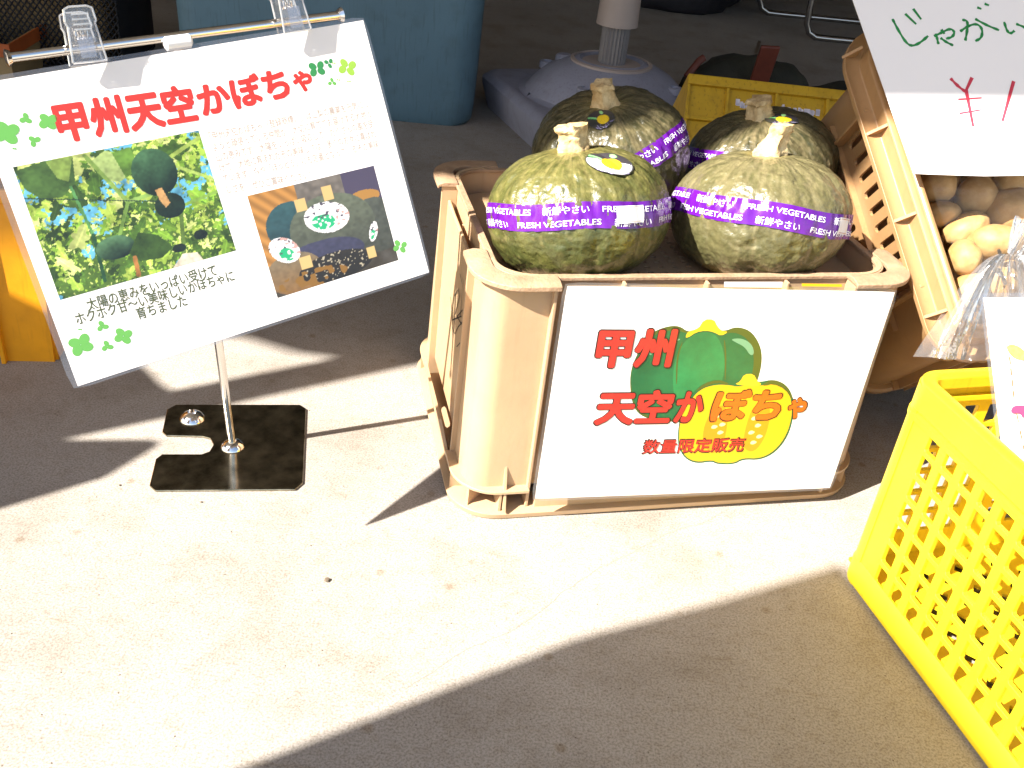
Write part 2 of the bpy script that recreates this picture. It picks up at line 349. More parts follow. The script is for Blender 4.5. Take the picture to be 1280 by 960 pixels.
# ================================================================== crates
def crate_main():
    W, D, H = .258, .1825, .3139; yaw = .2683
    c0 = V(-.0403, .9, 0)+W*V(math.cos(yaw), math.sin(yaw), 0)+D*V(-math.sin(yaw), math.cos(yaw), 0)
    fr = yawf((c0[0], c0[1], 0), yaw, .022, H)
    t = thing('harvest_crate', c0, 'tan slotted harvest crate holding four green pumpkins, with a white poster on its front', 'crate')
    m = M['tan']; I = .020                               # walls are inset behind the corner posts
    hw, hd = W-I, D-I; r = .042; th = .004
    # walls: four panels between the corners, floor tray with small square holes
    def sq(cx, cz, s=.0035): return [(cx-s, cz-s*.8), (cx+s, cz-s*.8), (cx+s, cz+s*.8), (cx-s, cz+s*.8)]
    for side in ('front', 'back', 'left', 'right'):
        L = (hw if side in ('front', 'back') else hd)-r
        outer = [(-L, .03), (L, .03), (L, H-.004), (-L, H-.004)]; holes = []
        nx = int(L*2/.0145)
        for i in range(nx):
            for j in range(7):
                x = -L+.012+i*.0145; z = .06+j*.034
                if i % 4 == 3 or x > L-.008: continue
                holes.append(sq(x, z)); holes.append(sq(x, z+.011))
        if side == 'left': outer[2] = (L, H-.006); outer[3] = (-L, H-.006)
        mb = holed(outer, holes if side == 'back' else [], th)
        v = np.array(mb.v)
        if side == 'front': P = np.stack([v[:, 0], -hd+v[:, 2], v[:, 1]], 1)
        elif side == 'back': P = np.stack([-v[:, 0], hd-v[:, 2], v[:, 1]], 1)
        elif side == 'left': P = np.stack([-hw+v[:, 2], v[:, 0], v[:, 1]], 1)
        else: P = np.stack([hw-v[:, 2], v[:, 0], v[:, 1]], 1)
        link_mesh('wall', fr(P), mb.f, m, t, smooth=False)
        # vertical stiffening ribs on the outside
        b = MB()
        for q in ((-.33, .33) if side in ('left', 'right') else (-.5, 0, .5)):
            q *= L
            b = MB()
            if side in ('front', 'back'):
                s = -1 if side == 'front' else 1; b.box(q-.0015, q+.0015, s*hd if s > 0 else s*hd-.012, s*hd+.012 if s > 0 else s*hd, .034, H-.006)
            else:
                s = -1 if side == 'left' else 1; b.box(s*hw if s > 0 else s*hw-.005, s*hw+.005 if s > 0 else s*hw, q-.0015, q+.0015, .034, H-.03)
            put('rib', b, m, t, fr, smooth=False, bevel=.0006)
    put('wall_lip', sweep(rr_path(hw, hd, r), [(-.0045, H-.006), (-.0045, H-.001), (.0045, H-.001), (.0045, H-.006)], True), M['rim'], t, fr, bevel=.001)
    # corner posts: curved shell, end fins, broad rim, foot flange with gussets
    for sx in (-1, 1):
        for sy in (-1, 1):
            e = .079
            pth = corner_path(W, D, .032, e, sx, sy, 10)
            lo = .040
            put('corner_post', sweep(pth, [(-.007, lo), (-.003, lo), (-.006, H-.01), (-.010, H-.01)]), m, t, fr, angle=30)
            put('corner_rim', sweep(corner_path(W, D, .045, e+.004, sx, sy, 10), [(-.0175, H-.004), (-.0175, H+.001), (-.002, H+.0025), (.009, H-.0005), (.009, H-.0060), (.0065, H-.0060), (.0065, H-.004)]), M['rim'], t, fr, angle=40, bevel=.0008)
            put('inner_corner', sweep(corner_path(hw, hd, r, r+.001, sx, sy, 8), [(-.002, .03), (.002, .03), (.002, H), (-.002, H)]), m, t, fr)
            b = MB()
            x = sx*(W-e); y = sy*(D-e)
            y0, y1 = sorted((sy*(hd+.002), sy*(D+.003))); b.box(x-.002, x+.002, y0, y1, .012, H-.003)
            put('fin', b, m, t, fr, smooth=False, bevel=.0008); b = MB()
            x0, x1 = sorted((sx*(hw+.002), sx*(W+.003))); b.box(x0, x1, y-.002, y+.002, .012, H-.003)
            put('fin', b, m, t, fr, smooth=False, bevel=.0008)
            b = MB(); x = sx*(W-.050); y0, y1 = sorted((sy*(D-.006), sy*(D+.012))); yo, yi = sy*(D+.0135), sy*(D-.005)
            b.add([(x-.0015, yi, .041), (x-.0015, yo, .014), (x-.0015, yi, .014), (x-.0015, yi, .075), (x+.0015, yi, .041), (x+.0015, yo, .014), (x+.0015, yi, .014), (x+.0015, yi, .075)], [(3, 1, 2), (7, 6, 5), (3, 7, 5, 1), (1, 5, 6, 2), (2, 6, 7, 3)]); put('gusset', b, m, t, fr, smooth=False)
            put('foot_flange', sweep(corner_path(W, D, .045, e, sx, sy, 10), [(-.022, .037), (-.022, .041), (.009, .041), (.009, .037)]), m, t, fr, bevel=.0006)
            b = MB()
            for k, (p, nn) in enumerate(corner_path(W, D, .045, e-.02, sx, sy, 4)):
                if k in (1, 3, 5):
                    q = V(*p); n_ = V(*nn); tt = V(-n_[1], n_[0]); c_ = [q+tt*.0015-n_*.02, q-tt*.0015-n_*.02, q-tt*.0015+n_*.007, q+tt*.0015+n_*.007]
                    b.prism([tuple(x_) for x_ in c_], .006, .0372)
            put('gusset', b, m, t, fr, smooth=False)
    # base ring
    put('base_ring', sweep(rr_path(W-.002, D-.002, .045), [(-.026, 0.001), (-.026, .010), (.004, .012), (.014, .009), (.012, .001)], True), m, t, fr, bevel=.0006)
    # skirt along the middle of each side with an oval hand slot on the left
    ax = D-.088
    mb = holed([(-ax, .0), (ax, .0), (ax, .030), (ax-.02, .056), (-ax+.02, .056), (-ax, .030)], [slot(-.02, .030, .05, .014)], .004)
    v = np.array(mb.v)
    for s in (-1, 1):
        P = np.stack([s*(W+.001+.22*(v[:, 1]))+s*v[:, 2], v[:, 0], v[:, 1]+.012], 1); link_mesh('hand_skirt', fr(P), mb.f, m, t, smooth=False)
    b = MB(); b.box(-W-.001, -hw, -ax, ax, .026, .029); put('skirt_floor', b, m, t, fr, smooth=False)
    ax = W-.088
    for y in (-D-.004, D-.002): b = MB(); b.box(-ax, ax, y, y+.006, .008, .026); put('skirt', b, m, t, fr, smooth=False, bevel=.001)
    # tray floor the pumpkins rest on, and base floor
    holes = [sq(x, y, .0035) for x in np.arange(-hw+.06, hw-.05, .018) for y in np.arange(-hd+.02, hd-.01, .014)]
    mb = holed(rrect(hw-.002, hd-.002, .05), holes, .004)
    v = np.array(mb.v); v[:, 2] += .277; link_mesh('tray', fr(v), mb.f, m, t, smooth=False)
    ax = D-.081
    for sx in (-1, 1):
        b = MB(); x0, x1 = sorted((sx*(W-.010), sx*(W-.006)))
        b.add([(x, y, z) for x in (x0, x1) for y, z in ((-ax, .05), (ax, .05), (ax, H-.022), (ax*.6, H-.024), (-ax*.6, H-.024), (-ax, H-.022))], [(0, 1, 2, 3, 4, 5), (11, 10, 9, 8, 7, 6)]+[(i, 6+i, 6+(i+1) % 6, (i+1) % 6) for i in range(6)])
        put('hand_panel', b, m, t, fr, smooth=False, bevel=.0015)
    # black marker scribble on the left wall
    b = MB()
    pc = np.array(fr([[-W+.0052, 0, .2]])[0]); pnn = np.array([math.cos(yaw), math.sin(yaw), 0])
    zz = lambda L: [(500+x/4, 180+y/4) for x, y in L]
    strokes = [zz(L) for L in ([(300, 650), (312, 700), (308, 780), (300, 860)], [(252, 765), (258, 830), (262, 900)], [(275, 900), (270, 860), (272, 760), (290, 728), (298, 760), (285, 810), (275, 850)], [(312, 830), (296, 850), (285, 862), (300, 890), (312, 905)],
               [(262, 880), (290, 868), (306, 862)], [(262, 920), (274, 950), (290, 915), (312, 890)], [(262, 985), (278, 1020), (300, 925+70), (312, 985)])]
    for st in strokes:
        P_ = [onpl(p, pc, pnn) for p in st]
        for p_, q_ in zip(P_, P_[1:]):
            d = unit(q_-p_)*.0007; nn = np.cross(d, pnn)*1.3
            b.add([p_-d+nn, q_+d+nn, q_+d-nn, p_-d-nn], [(0, 1, 2, 3)])
    ident = lambda v: v
    put('scribble', b, M['ink_black'], t, None, smooth=False)
    return fr, W, D, H, yaw, c0
FR, CW, CD_, CHT, CY, CC = crate_main()
cu_, cv_ = V(math.cos(CY), math.sin(CY), 0), V(-math.sin(CY), math.cos(CY), 0)
CORN = V(-.0403, .9, CHT)

# ------------------------------------------------------------------ pumpkins
def pumpkin(px, vdist, r, bz, yaw, tilt, tape_n, cols, label, stem, seed, sticker=None, price=None, t_off=0.0, phase=0.0):
    # centre: the point of the view ray that lies vdist behind the crate's front edge
    d = ray(px, 1)-CAM; c = CAM+d*((vdist-(CAM-CORN)@cv_)/(d@cv_))
    t = thing('pumpkin', c-V(0, 0, bz), label, 'pumpkin', 'pumpkins in the tan crate')
    off = seed*3.17; NR = 11
    Rz = np.array(Matrix.Rotation(yaw, 3, 'Z')); Rx = np.array(Matrix.Rotation(tilt[0], 3, 'X')); Ry = np.array(Matrix.Rotation(tilt[1], 3, 'Y'))
    RM = Ry@Rx@Rz
    def shape(dl, fine=True):                            # dl: unit directions in the pumpkin's own frame
        th = np.arctan2(dl[..., 1], dl[..., 0]); cz = dl[..., 2]; s = np.sqrt(np.clip(1-cz**2, 0, 1))
        k = (np.abs(s)**2.35+(np.abs(cz)*r/bz)**2.35)**(-1/2.35)
        ww = th+.06*np.sin(3*th+off)
        lobe = np.abs(np.sin(ww*NR/2+off))**.7
        R = r*k*(1+.028*(lobe-.75)*np.clip(s*1.3, 0, 1))
        R = R*(1-.16*np.exp(-((1-np.abs(cz))/.035))*(cz < 0)-.05*np.exp(-((1-cz)/.03)))
        R = R*(1+.010*fbm(dl*3+off, 2))
        if fine:
            q = np.stack([dl[..., 0]*9, dl[..., 1]*9, dl[..., 2]*5], -1)+off
            R = R*(1+.0085*fbm(q, 3)*1.5*np.clip(s*1.4, .2, 1)-.008*np.abs(vnoise(q*2.6))-.003*np.abs(vnoise(q*5.1))+.0060*(1-np.abs(vnoise(np.stack([dl[..., 0]*22, dl[..., 1]*22, dl[..., 2]*34], -1)+off))*2)*np.clip(s, .2, 1))
        return R, lobe
    nu, nv = 300, 150
    th = np.linspace(0, 2*np.pi, nu, endpoint=False); ph = np.linspace(0.0005, np.pi-.0005, nv)
    P, T = np.meshgrid(ph, th, indexing='ij'); dl = np.stack([np.sin(P)*np.cos(T), np.sin(P)*np.sin(T), np.cos(P)], -1)
    R, lobe = shape(dl); X = (dl*R[..., None]).reshape(-1, 3)@RM.T+c
    q = np.stack([np.cos(T)*8, np.sin(T)*8, np.cos(P)*2.2], -1)+off
    streak = np.clip(.5+.5*fbm(q, 4)+.35*vnoise(dl*17+off), 0, 1)
    spots = np.clip(1.6*vnoise(dl*26+off)-.55, 0, 1)*np.clip(.5+vnoise(dl*6+off*2), 0, 1)
    q3 = np.stack([np.cos(T)*30, np.sin(T)*30, np.cos(P)*9], -1)+off
    fine = np.clip(.5+.8*fbm(q3, 2), 0, 1)
    dark, mid, pale = map(np.array, cols)
    col = dark*(1-streak[..., None])+mid*streak[..., None]
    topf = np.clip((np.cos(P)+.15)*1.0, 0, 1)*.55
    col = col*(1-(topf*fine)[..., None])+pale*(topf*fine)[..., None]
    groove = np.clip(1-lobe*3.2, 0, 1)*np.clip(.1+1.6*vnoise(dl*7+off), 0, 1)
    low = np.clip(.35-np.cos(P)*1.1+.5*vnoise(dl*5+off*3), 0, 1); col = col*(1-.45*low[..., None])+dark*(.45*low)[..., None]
    col = col*(1-.55*groove[..., None])+(pale*1.15)*(.55*groove)[..., None]
    col = col*(1-.6*spots[..., None])+pale*1.2*(.6*spots)[..., None]
    near = np.exp(-((1-np.cos(P))/.03)); col = col*(1-.7*near[..., None])+V(.42, .32, .08)*(.7*near)[..., None]
    f = [(i*nu+j, (i+1)*nu+j, (i+1)*nu+(j+1) % nu, i*nu+(j+1) % nu) for i in range(nv-1) for j in range(nu)]
    f.append(tuple(range(nu))[::-1] if False else tuple(range(nu))); f.append(tuple(range((nv-1)*nu, nv*nu))[::-1])
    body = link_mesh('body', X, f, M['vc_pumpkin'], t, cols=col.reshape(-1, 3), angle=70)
    def surf(d_w, lift=.0):                              # world direction -> world point on a smoothed skin
        dlc = d_w@RM; Rr, _ = shape(dlc, False); return c+d_w*(Rr*1.006+lift)[..., None]
    # stem
    topz = shape(V(0, 0, 1)[None])[0][0]
    hgt, r0, r1, lean = stem
    rg = []
    for k in range(14):
        u_ = k/13; rad = r0+(r1-r0)*u_**.8+(.005*(1-u_)**4)+(.0025 if u_ > .8 else 0)
        ring = []
        for j in range(22):
            a = 2*math.pi*j/22; w_ = 1+.16*math.sin(5*a+seed+u_*1.2)+.10*random.uniform(-1, 1)
            ring.append((rad*w_*math.cos(a)+lean[0]*u_, rad*w_*math.sin(a)+lean[1]*u_, topz-.006+hgt*u_+.0015*random.uniform(-1, 1)))
        rg.append(ring)
    rg.append([(lean[0]+.45*(x-lean[0]), lean[1]+.45*(y-lean[1]), z+.0005) for x, y, z in rg[-1]])
    mb = MB().rings(rg); RT = np.array(Matrix.Rotation(tilt[1], 3, 'Y'))@np.array(Matrix.Rotation(tilt[0], 3, 'X'))
    link_mesh('stem', np.array(mb.v)@RT.T+c, mb.f, M['stem'], t, angle=60)
    # tape
    n_ = unit(V(*tape_n)); e1 = unit(np.cross(V(0, 1, 0), n_)); e2 = np.cross(n_, e1)   # e1 ~ +x, e2 ~ away from camera
    hwid = .0142
    def tp(ang, s, lift=.0006):                          # ang along the loop (0 = towards camera), s across in metres
        ang = np.asarray(ang, float); s = np.asarray(s, float)
        dd = (np.sin(ang)[..., None]*e1-np.cos(ang)[..., None]*e2)+((s+t_off)/r)[..., None]*n_
        dd = dd/np.linalg.norm(dd, axis=-1, keepdims=True); lift = np.broadcast_to(lift, ang.shape)
        wr = (.0006+.0010*np.clip(np.sin(ang*3.1+seed*2), 0, 1))*np.sin(ang*43+seed)*np.cos(s*140+ang*9)
        return surf(dd, lift)+dd*wr[..., None]
    A = np.linspace(-math.pi, math.pi, 241)[:-1]; S = np.linspace(-hwid, hwid, 6)
    AA, SS = np.meshgrid(A, S, indexing='ij')
    wob = .0012*np.sin(AA*5+seed)
    pts = tp(AA, SS+wob).reshape(-1, 3); ns = 6
    f = [(i*ns+j, ((i+1) % 240)*ns+j, ((i+1) % 240)*ns+j+1, i*ns+j+1) for i in range(240) for j in range(ns-1)]
    tape = link_mesh('tape', pts, f, M['purple'], t)
    # writing on the tape, two rows
    def line(s, a0, width, s0, h):
        v, fc = text_mesh(s, offset=.010)
        # cut long faces by subdividing: edges are short enough at this size
        x = (v[:, 0]-v[:, 0].min())/(v[:, 0].max()-v[:, 0].min()); ymin, ymax = v[:, 1].min(), v[:, 1].max()
        a = a0+x*width/r; ss = s0+(v[:, 1]-ymin)/(ymax-ymin)*h
        return tp(a, ss+.0012*np.sin(a*5+seed), .0010+v[:, 2]*1e-5), fc
    mb = MB()
    for row, (a, k) in enumerate(((-3.03, 0), (-2.91, 1))):
        a += phase
        while a < 2.3:
            wid, h, s0 = ((.094, .0062, .0028) if k % 2 == 0 else (.050, .0088, .0018)) if row == 0 else ((.094, .0062, -.0106) if k % 2 == 0 else (.050, .0088, -.0122))
            if a > -2.6: v, fc = line('FRESH VEGETABLES' if k % 2 == 0 else '新鮮やさい', a, wid, s0, h); mb.add(v, fc)
            a += (wid+.014)/r; k += 1
    put('lettering', mb, M['white_ink'], tape, smooth=False)
    if price:
        a0, a1, s0, s1 = price; AA, SS = np.meshgrid(np.linspace(a0, a1, 12), np.linspace(s0, s1, 6), indexing='ij')
        p = tp(AA, SS, .0022).reshape(-1, 3); f = [(i*6+j, (i+1)*6+j, (i+1)*6+j+1, i*6+j+1) for i in range(11) for j in range(5)]
        pl = link_mesh('price_label', p, f, M['white_label'], tape)
        mb = MB()
        for s_ in (s0+.0012, s1-.0018):
            AA, SS = np.meshgrid(np.linspace(a0+.02, a1-.02, 12), [s_, s_+.0006], indexing='ij'); p = tp(AA, SS, .0026).reshape(-1, 3)
            mb.add(p, [(i*2, (i+1)*2, (i+1)*2+1, i*2+1) for i in range(11)])
        put('label_line', mb, M['faint_ink'] if seed == 1 else M['brown_ink'], tape, smooth=False)
    if sticker:
        # oval paper sticker lying on the shoulder, painted as a small coloured mesh
        dirw, sw, sh, rot = sticker; dw = unit(V(*dirw)); ex = unit(np.cross(V(0, 1, 0), dw)); ey = np.cross(dw, ex)
        ex, ey = ex*math.cos(rot)+ey*math.sin(rot), -ex*math.sin(rot)+ey*math.cos(rot)
        ex, ey = (ex, ey) if ex[0] > 0 else (-ex, -ey)
        ey = ey if ey@up > 0 else -ey
        nr, na = 26, 72; vs = []; cs = []; fc = []
        for i in range(nr+1):
            for j in range(na):
                q = 2*math.pi*j/na; u_, v_ = (i/nr)*math.cos(q), (i/nr)*math.sin(q)
                dd = dw+ex*u_*sw/r+ey*v_*sh/r; vs.append(dd/np.linalg.norm(dd)); cs.append(sticker_col(u_, v_, seed > 2))
        vs = surf(np.array(vs), .0014)
        for i in range(nr):
            for j in range(na): fc.append((i*na+j, i*na+(j+1) % na, (i+1)*na+(j+1) % na, (i+1)*na+j))
        link_mesh('sticker', vs, fc, M['vc_sticker'], t, cols=np.array(cs))
    return c
def sticker_col(u, v, dk=False):
    c = V(.80, .79, .82) if not dk else V(.04, .04, .035)  # rear stickers: black print, with the shade on them put into the colour
    if v > .0+.15*abs(u): c = V(.045, .04, .045)
    if v > .1 and u < -.62: c = V(.045, .04, .045)
    if math.hypot(u, v) > .95: c = V(.05, .05, .04)
    if abs((v-.42+.75*(u+.75))) < .10 and -.85 < u < -.28: c = V(.25, .62, .22)
    if abs((v-.42+.75*(u+.75))+.14) < .04 and -.85 < u < -.2: c = V(.03, .25, .05)
    if ((u-.12)/.42)**2+((v+.16)/.46)**2 < 1.12: c = V(.45, .28, .02)
    if ((u-.12)/.42)**2+((v+.16)/.46)**2 < 1: c = V(.90, .62, .02) if math.sin(u*40)*math.sin(v*33) < .86 else V(.55, .16, .01)
    if ((u-.22)/.14)**2+((v-.62)/.22)**2 < 1: c = V(.35, .72, .25)
    if v < -.55 and math.sin(u*55)*math.sin(v*40) > .55: c = V(.35, .3, .55)
    if u > .62 and -.3 < v < .25 and math.sin(u*60+v*20)*math.sin(v*48) > .25: c = V(.05, .05, .08)
    return c
olive = ((.044, .052, .014), (.102, .100, .026), (.24, .20, .075))
grey_olive = ((.080, .076, .030), (.132, .116, .050), (.23, .19, .10))
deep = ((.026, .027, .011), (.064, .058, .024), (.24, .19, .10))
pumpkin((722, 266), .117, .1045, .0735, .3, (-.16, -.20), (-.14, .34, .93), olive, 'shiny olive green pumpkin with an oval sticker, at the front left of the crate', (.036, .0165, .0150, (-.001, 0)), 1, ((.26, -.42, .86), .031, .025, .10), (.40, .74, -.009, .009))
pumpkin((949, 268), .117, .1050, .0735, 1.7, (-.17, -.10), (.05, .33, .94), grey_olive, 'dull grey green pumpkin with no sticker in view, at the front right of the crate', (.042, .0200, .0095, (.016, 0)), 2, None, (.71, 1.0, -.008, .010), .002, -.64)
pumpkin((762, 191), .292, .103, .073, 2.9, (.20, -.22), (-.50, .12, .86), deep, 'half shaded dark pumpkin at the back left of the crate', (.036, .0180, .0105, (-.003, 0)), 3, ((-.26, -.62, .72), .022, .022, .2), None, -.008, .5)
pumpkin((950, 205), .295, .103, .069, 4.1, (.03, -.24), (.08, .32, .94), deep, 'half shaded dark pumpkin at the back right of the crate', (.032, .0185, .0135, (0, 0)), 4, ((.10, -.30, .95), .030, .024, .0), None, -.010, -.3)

# ================================================================== flat printed cards
class Card:
    def __init__(s, bl, br, tl, bend=0.0):
        s.o = np.array(bl); s.W = np.linalg.norm(br-bl); s.ex = unit(br-bl); e = tl-bl; e = e-s.ex*(e@s.ex); s.H = np.linalg.norm(e); s.ey = unit(e); s.n = np.cross(s.ex, s.ey); s.bend = bend
        if s.n@(CAM-s.o) < 0: s.n = -s.n
    def P(s, uv, lift=0.0):
        uv = np.asarray(uv, float); u, v = uv[..., 0], uv[..., 1]
        b = s.bend*(4*(u/s.W)*(1-u/s.W))+s.bend*.5*np.sin(v/s.H*4+u*6)
        return s.o+u[..., None]*s.ex+v[..., None]*s.ey+(b+lift)[..., None]*s.n if np.ndim(u) else s.o+u*s.ex+v*s.ey+(b+lift)*s.n
    def uv(s, px):
        p = onpl(px, s.o, s.n)-s.o; return V(p@s.ex, p@s.ey)
    def sheet(s, name, u0, u1, v0, v1, lift, m, parent, nx=24, ny=18, cols=None, th=0.0, r=0):
        U, W_ = np.meshgrid(np.linspace(u0, u1, nx+1), np.linspace(v0, v1, ny+1), indexing='ij'); uv = np.stack([U, W_], -1).reshape(-1, 2)
        if r:                                            # rounded corners
            for k in range(len(uv)):
                cx = min(max(uv[k, 0], u0+r), u1-r); cy = min(max(uv[k, 1], v0+r), v1-r); d = math.hypot(uv[k, 0]-cx, uv[k, 1]-cy)
                if d > r: uv[k, 0] = cx+(uv[k, 0]-cx)*r/d; uv[k, 1] = cy+(uv[k, 1]-cy)*r/d
        top = s.P(uv, np.full(len(uv), lift)); n = len(uv); N = ny+1
        f = [(i*N+j, (i+1)*N+j, (i+1)*N+j+1, i*N+j+1) for i in range(nx) for j in range(ny)]
        if th:
            bot = s.P(uv, np.full(n, lift-th)); v = np.vstack([top, bot]); f = f+[tuple(n+q for q in x[::-1]) for x in f]
            bd = [i*N for i in range(nx+1)]+[nx*N+j for j in range(1, ny+1)]+[i*N+ny for i in range(nx-1, -1, -1)]+[j for j in range(ny-1, 0, -1)]
            f += [(bd[k], bd[(k+1) % len(bd)], bd[(k+1) % len(bd)]+n, bd[k]+n) for k in range(len(bd))]
        else: v = top
        return link_mesh(name, v, f, m, parent, cols=cols)
    def text(s, name, st, x0, x1, y0, y1, m, parent, lift, offset=0.0, shear=0.0, mirror=False):
        v, f = text_mesh(st, offset, shear); a, b = v[:, 0].min(), v[:, 0].max(); c, d = v[:, 1].min(), v[:, 1].max()
        uv = np.stack([x0+(v[:, 0]-a)/(b-a)*(x1-x0), y0+(v[:, 1]-c)/(d-c)*(y1-y0)], 1)
        return link_mesh(name, s.P(uv, lift+v[:, 2]*4e-6), f, m, parent, smooth=False)
    def polys(s, name, L, m, parent, lift):
        for pl in L:
            mb = MB(); mb.add(s.P(np.array(pl), np.full(len(pl), lift)), [tuple(range(len(pl)))]); o = put(name, mb, m, parent, smooth=False)
        return o
    def pxpoly(s, pts, sm=0):
        p = [s.uv(q) for q in pts]
        for _ in range(sm):                              # Chaikin smoothing
            q = []
            for i in range(len(p)):
                a, b = p[i], p[(i+1) % len(p)]; q += [a*.75+b*.25, a*.25+b*.75]
            p = q
        return p
    def strokes(s, name, L, wpx, m, parent, lift):       # marker strokes given as pixel polylines
        for si, st in enumerate(L):
            mb = MB(); p = [s.uv(q) for q in st]
            for _ in range(2 if len(p) > 2 else 0):
                q = [p[0]]
                for a, b in zip(p, p[1:]): q += [a*.75+b*.25, a*.25+b*.75]
                p = q+[p[-1]]
            w_ = wpx/F*1.05/2; L_, R_ = [], []
            for i in range(len(p)):
                d = unit(p[min(i+1, len(p)-1)]-p[max(i-1, 0)]); n = V(-d[1], d[0])*w_*(1+.25*math.sin(i*1.7+len(p))); L_.append(p[i]+n); R_.append(p[i]-n)
            q = s.P(np.array(L_+R_), np.full(2*len(p), lift+.00002*si)); n = len(p)
            mb.add(q, [(i, i+1, n+i+1, n+i) for i in range(n-1)]); o = put(name, mb, m, parent, smooth=False)
        return o
def ell(c, a, b, rot=0, n=20): return [V(c[0]+a*math.cos(q)*math.cos(rot)-b*math.sin(q)*math.sin(rot), c[1]+a*math.cos(q)*math.sin(rot)+b*math.sin(q)*math.cos(rot)) for q in np.linspace(0, 2*math.pi, n, endpoint=False)]

# --- printed photographs as fine coloured meshes
def paint_vines(nx, ny):
    X, Y = np.meshgrid(np.linspace(0, 1, nx), np.linspace(0, 1, ny), indexing='ij')   # Y up
    img = np.zeros((nx, ny, 3)); img[:] = (.10, .18, .03)
    n = vnoise(np.stack([X*9, Y*7, X*0+1.3], -1)); sky_ = (n+1.1*(Y-.45) > .12); img[sky_] = (.17, .48, .66)
    r = np.random.default_rng(3)
    greens = [(.48, .62, .12), (.24, .42, .05), (.10, .20, .03), (.66, .74, .26), (.05, .10, .02), (.35, .50, .08)]
    for k in range(2200):
        cx, cy = r.random(), r.random()**.9; big = r.random() < .07
        a = (.035+.05*r.random() if big else .005+.015*r.random())*(.6+.7*cy); b = a*(.35+.4*r.random()); th = r.random()*3.14
        if cy > .55 and r.random() < .45: continue
        dx, dy = (X-cx), (Y-cy)*.75; u = dx*math.cos(th)+dy*math.sin(th); v = -dx*math.sin(th)+dy*math.cos(th)
        mk = (u/a)**2+(v/b)**2 < 1+.5*np.sin(np.arctan2(v, u)*5+k)
        g = np.array(greens[r.integers(len(greens))])*(.7+.5*r.random()); img[mk] = g; img[mk & (np.abs(v) < b*.12)] = g*1.3
    def blob(pts, colr):
        x, y = X, Y; ins = np.zeros_like(X, bool); p = pts
        for i in range(len(p)):
            (x1, y1), (x2, y2) = p[i], p[(i+1) % len(p)]
            c = ((y1 > y) != (y2 > y)) & (x < (x2-x1)*(y-y1)/(y2-y1+1e-9)+x1); ins ^= c
        img[ins] = colr; return ins
    def lin(p, q, w_, colr):
        p, q = np.array(p), np.array(q); d = q-p; t_ = np.clip(((X-p[0])*d[0]+(Y-p[1])*d[1])/(d@d), 0, 1); ds = np.hypot(X-p[0]-t_*d[0], (Y-p[1]-t_*d[1])*.8); img[ds < w_] = colr
    blob([(.0, .97), (.16, 1), (.30, 1), (.27, .80), (.18, .72), (.08, .74), (.02, .83)], (.09, .17, .04)); blob([(.16, 1), (.30, 1), (.24, .82), (.19, .86)], (.30, .42, .10))
    blob([(.38, .93), (.47, .99), (.55, .93), (.57, .80), (.50, .74), (.44, .76), (.41, .84)], (.46, .58, .22)); blob([(.50, .96), (.60, .98), (.62, .80), (.53, .76)], (.16, .30, .05))
    for p, q, w_, cl in [((.36, .98), (.50, .58), .012, (.28, .42, .10)), ((.5, .58), (.78, .62), .012, (.30, .46, .12)), ((.5, .58), (.40, .35), .010, (.22, .36, .08)), ((.24, .78), (.27, .40), .008, (.12, .30, .10)), ((.27, .4), (.25, .05), .010, (.03, .10, .04)),
                         ((.0, .77), (.75, .50), .003, (.03, .06, .05)), ((.62, .93), (.98, .62), .010, (.42, .55, .14)), ((.72, .80), (1, .95), .012, (.40, .52, .12)), ((.75, .45), (1, .5), .010, (.25, .40, .08)), ((.76, .40), (.70, .05), .012, (.14, .22, .05))]: lin(p, q, w_, cl)
    def gourd(cx, cy, a, b, top):
        e = ((X-cx)/a)**2+((Y-cy)/b)**2; mk = e < 1; th = np.arctan2(Y-cy, X-cx)
        sh = np.clip(.5+(Y-cy)/b*.55-(X-cx)/a*.25, 0, 1); st = .93+.07*np.sin(th*11)*np.clip(e, 0, 1)+.12*vnoise(np.stack([X*28, Y*28, X*0+cx*7], -1))
        c = (np.array((.012, .03, .02))[None]*(1-sh[mk])[:, None]+np.array(top)[None]*sh[mk][:, None])*st[mk][:, None]; img[mk] = c
    gourd(.715, .48, .085, .10, (.03, .06, .03)); gourd(.69, .755, .125, .185, (.085, .19, .09)); gourd(.36, .27, .105, .09, (.12, .24, .12))
    gourd(.83, .20, .04, .04, (.03, .05, .03)); gourd(.69, .14, .04, .035, (.02, .03, .02))
    blob([(.42, .20), (.50, .34), (.60, .28), (.66, .16), (.58, .10), (.46, .12)], (.05, .10, .02))
    blob([(.66, .62), (.70, .63), (.72, .50), (.69, .47), (.67, .53)], (.62, .38, .16)); lin((.44, .16), (.43, .02), .012, (.42, .20, .06))
    blob([(.62, .0), (.70, .09), (.78, .07), (.80, 0)], (.70, .62, .50))
    img *= (.80+.30*vnoise(np.stack([X*14, Y*11, X*0+6], -1))+.16*vnoise(np.stack([X*70, Y*55, X*0+2], -1)))[..., None]
    return np.clip(img, 0, 1)
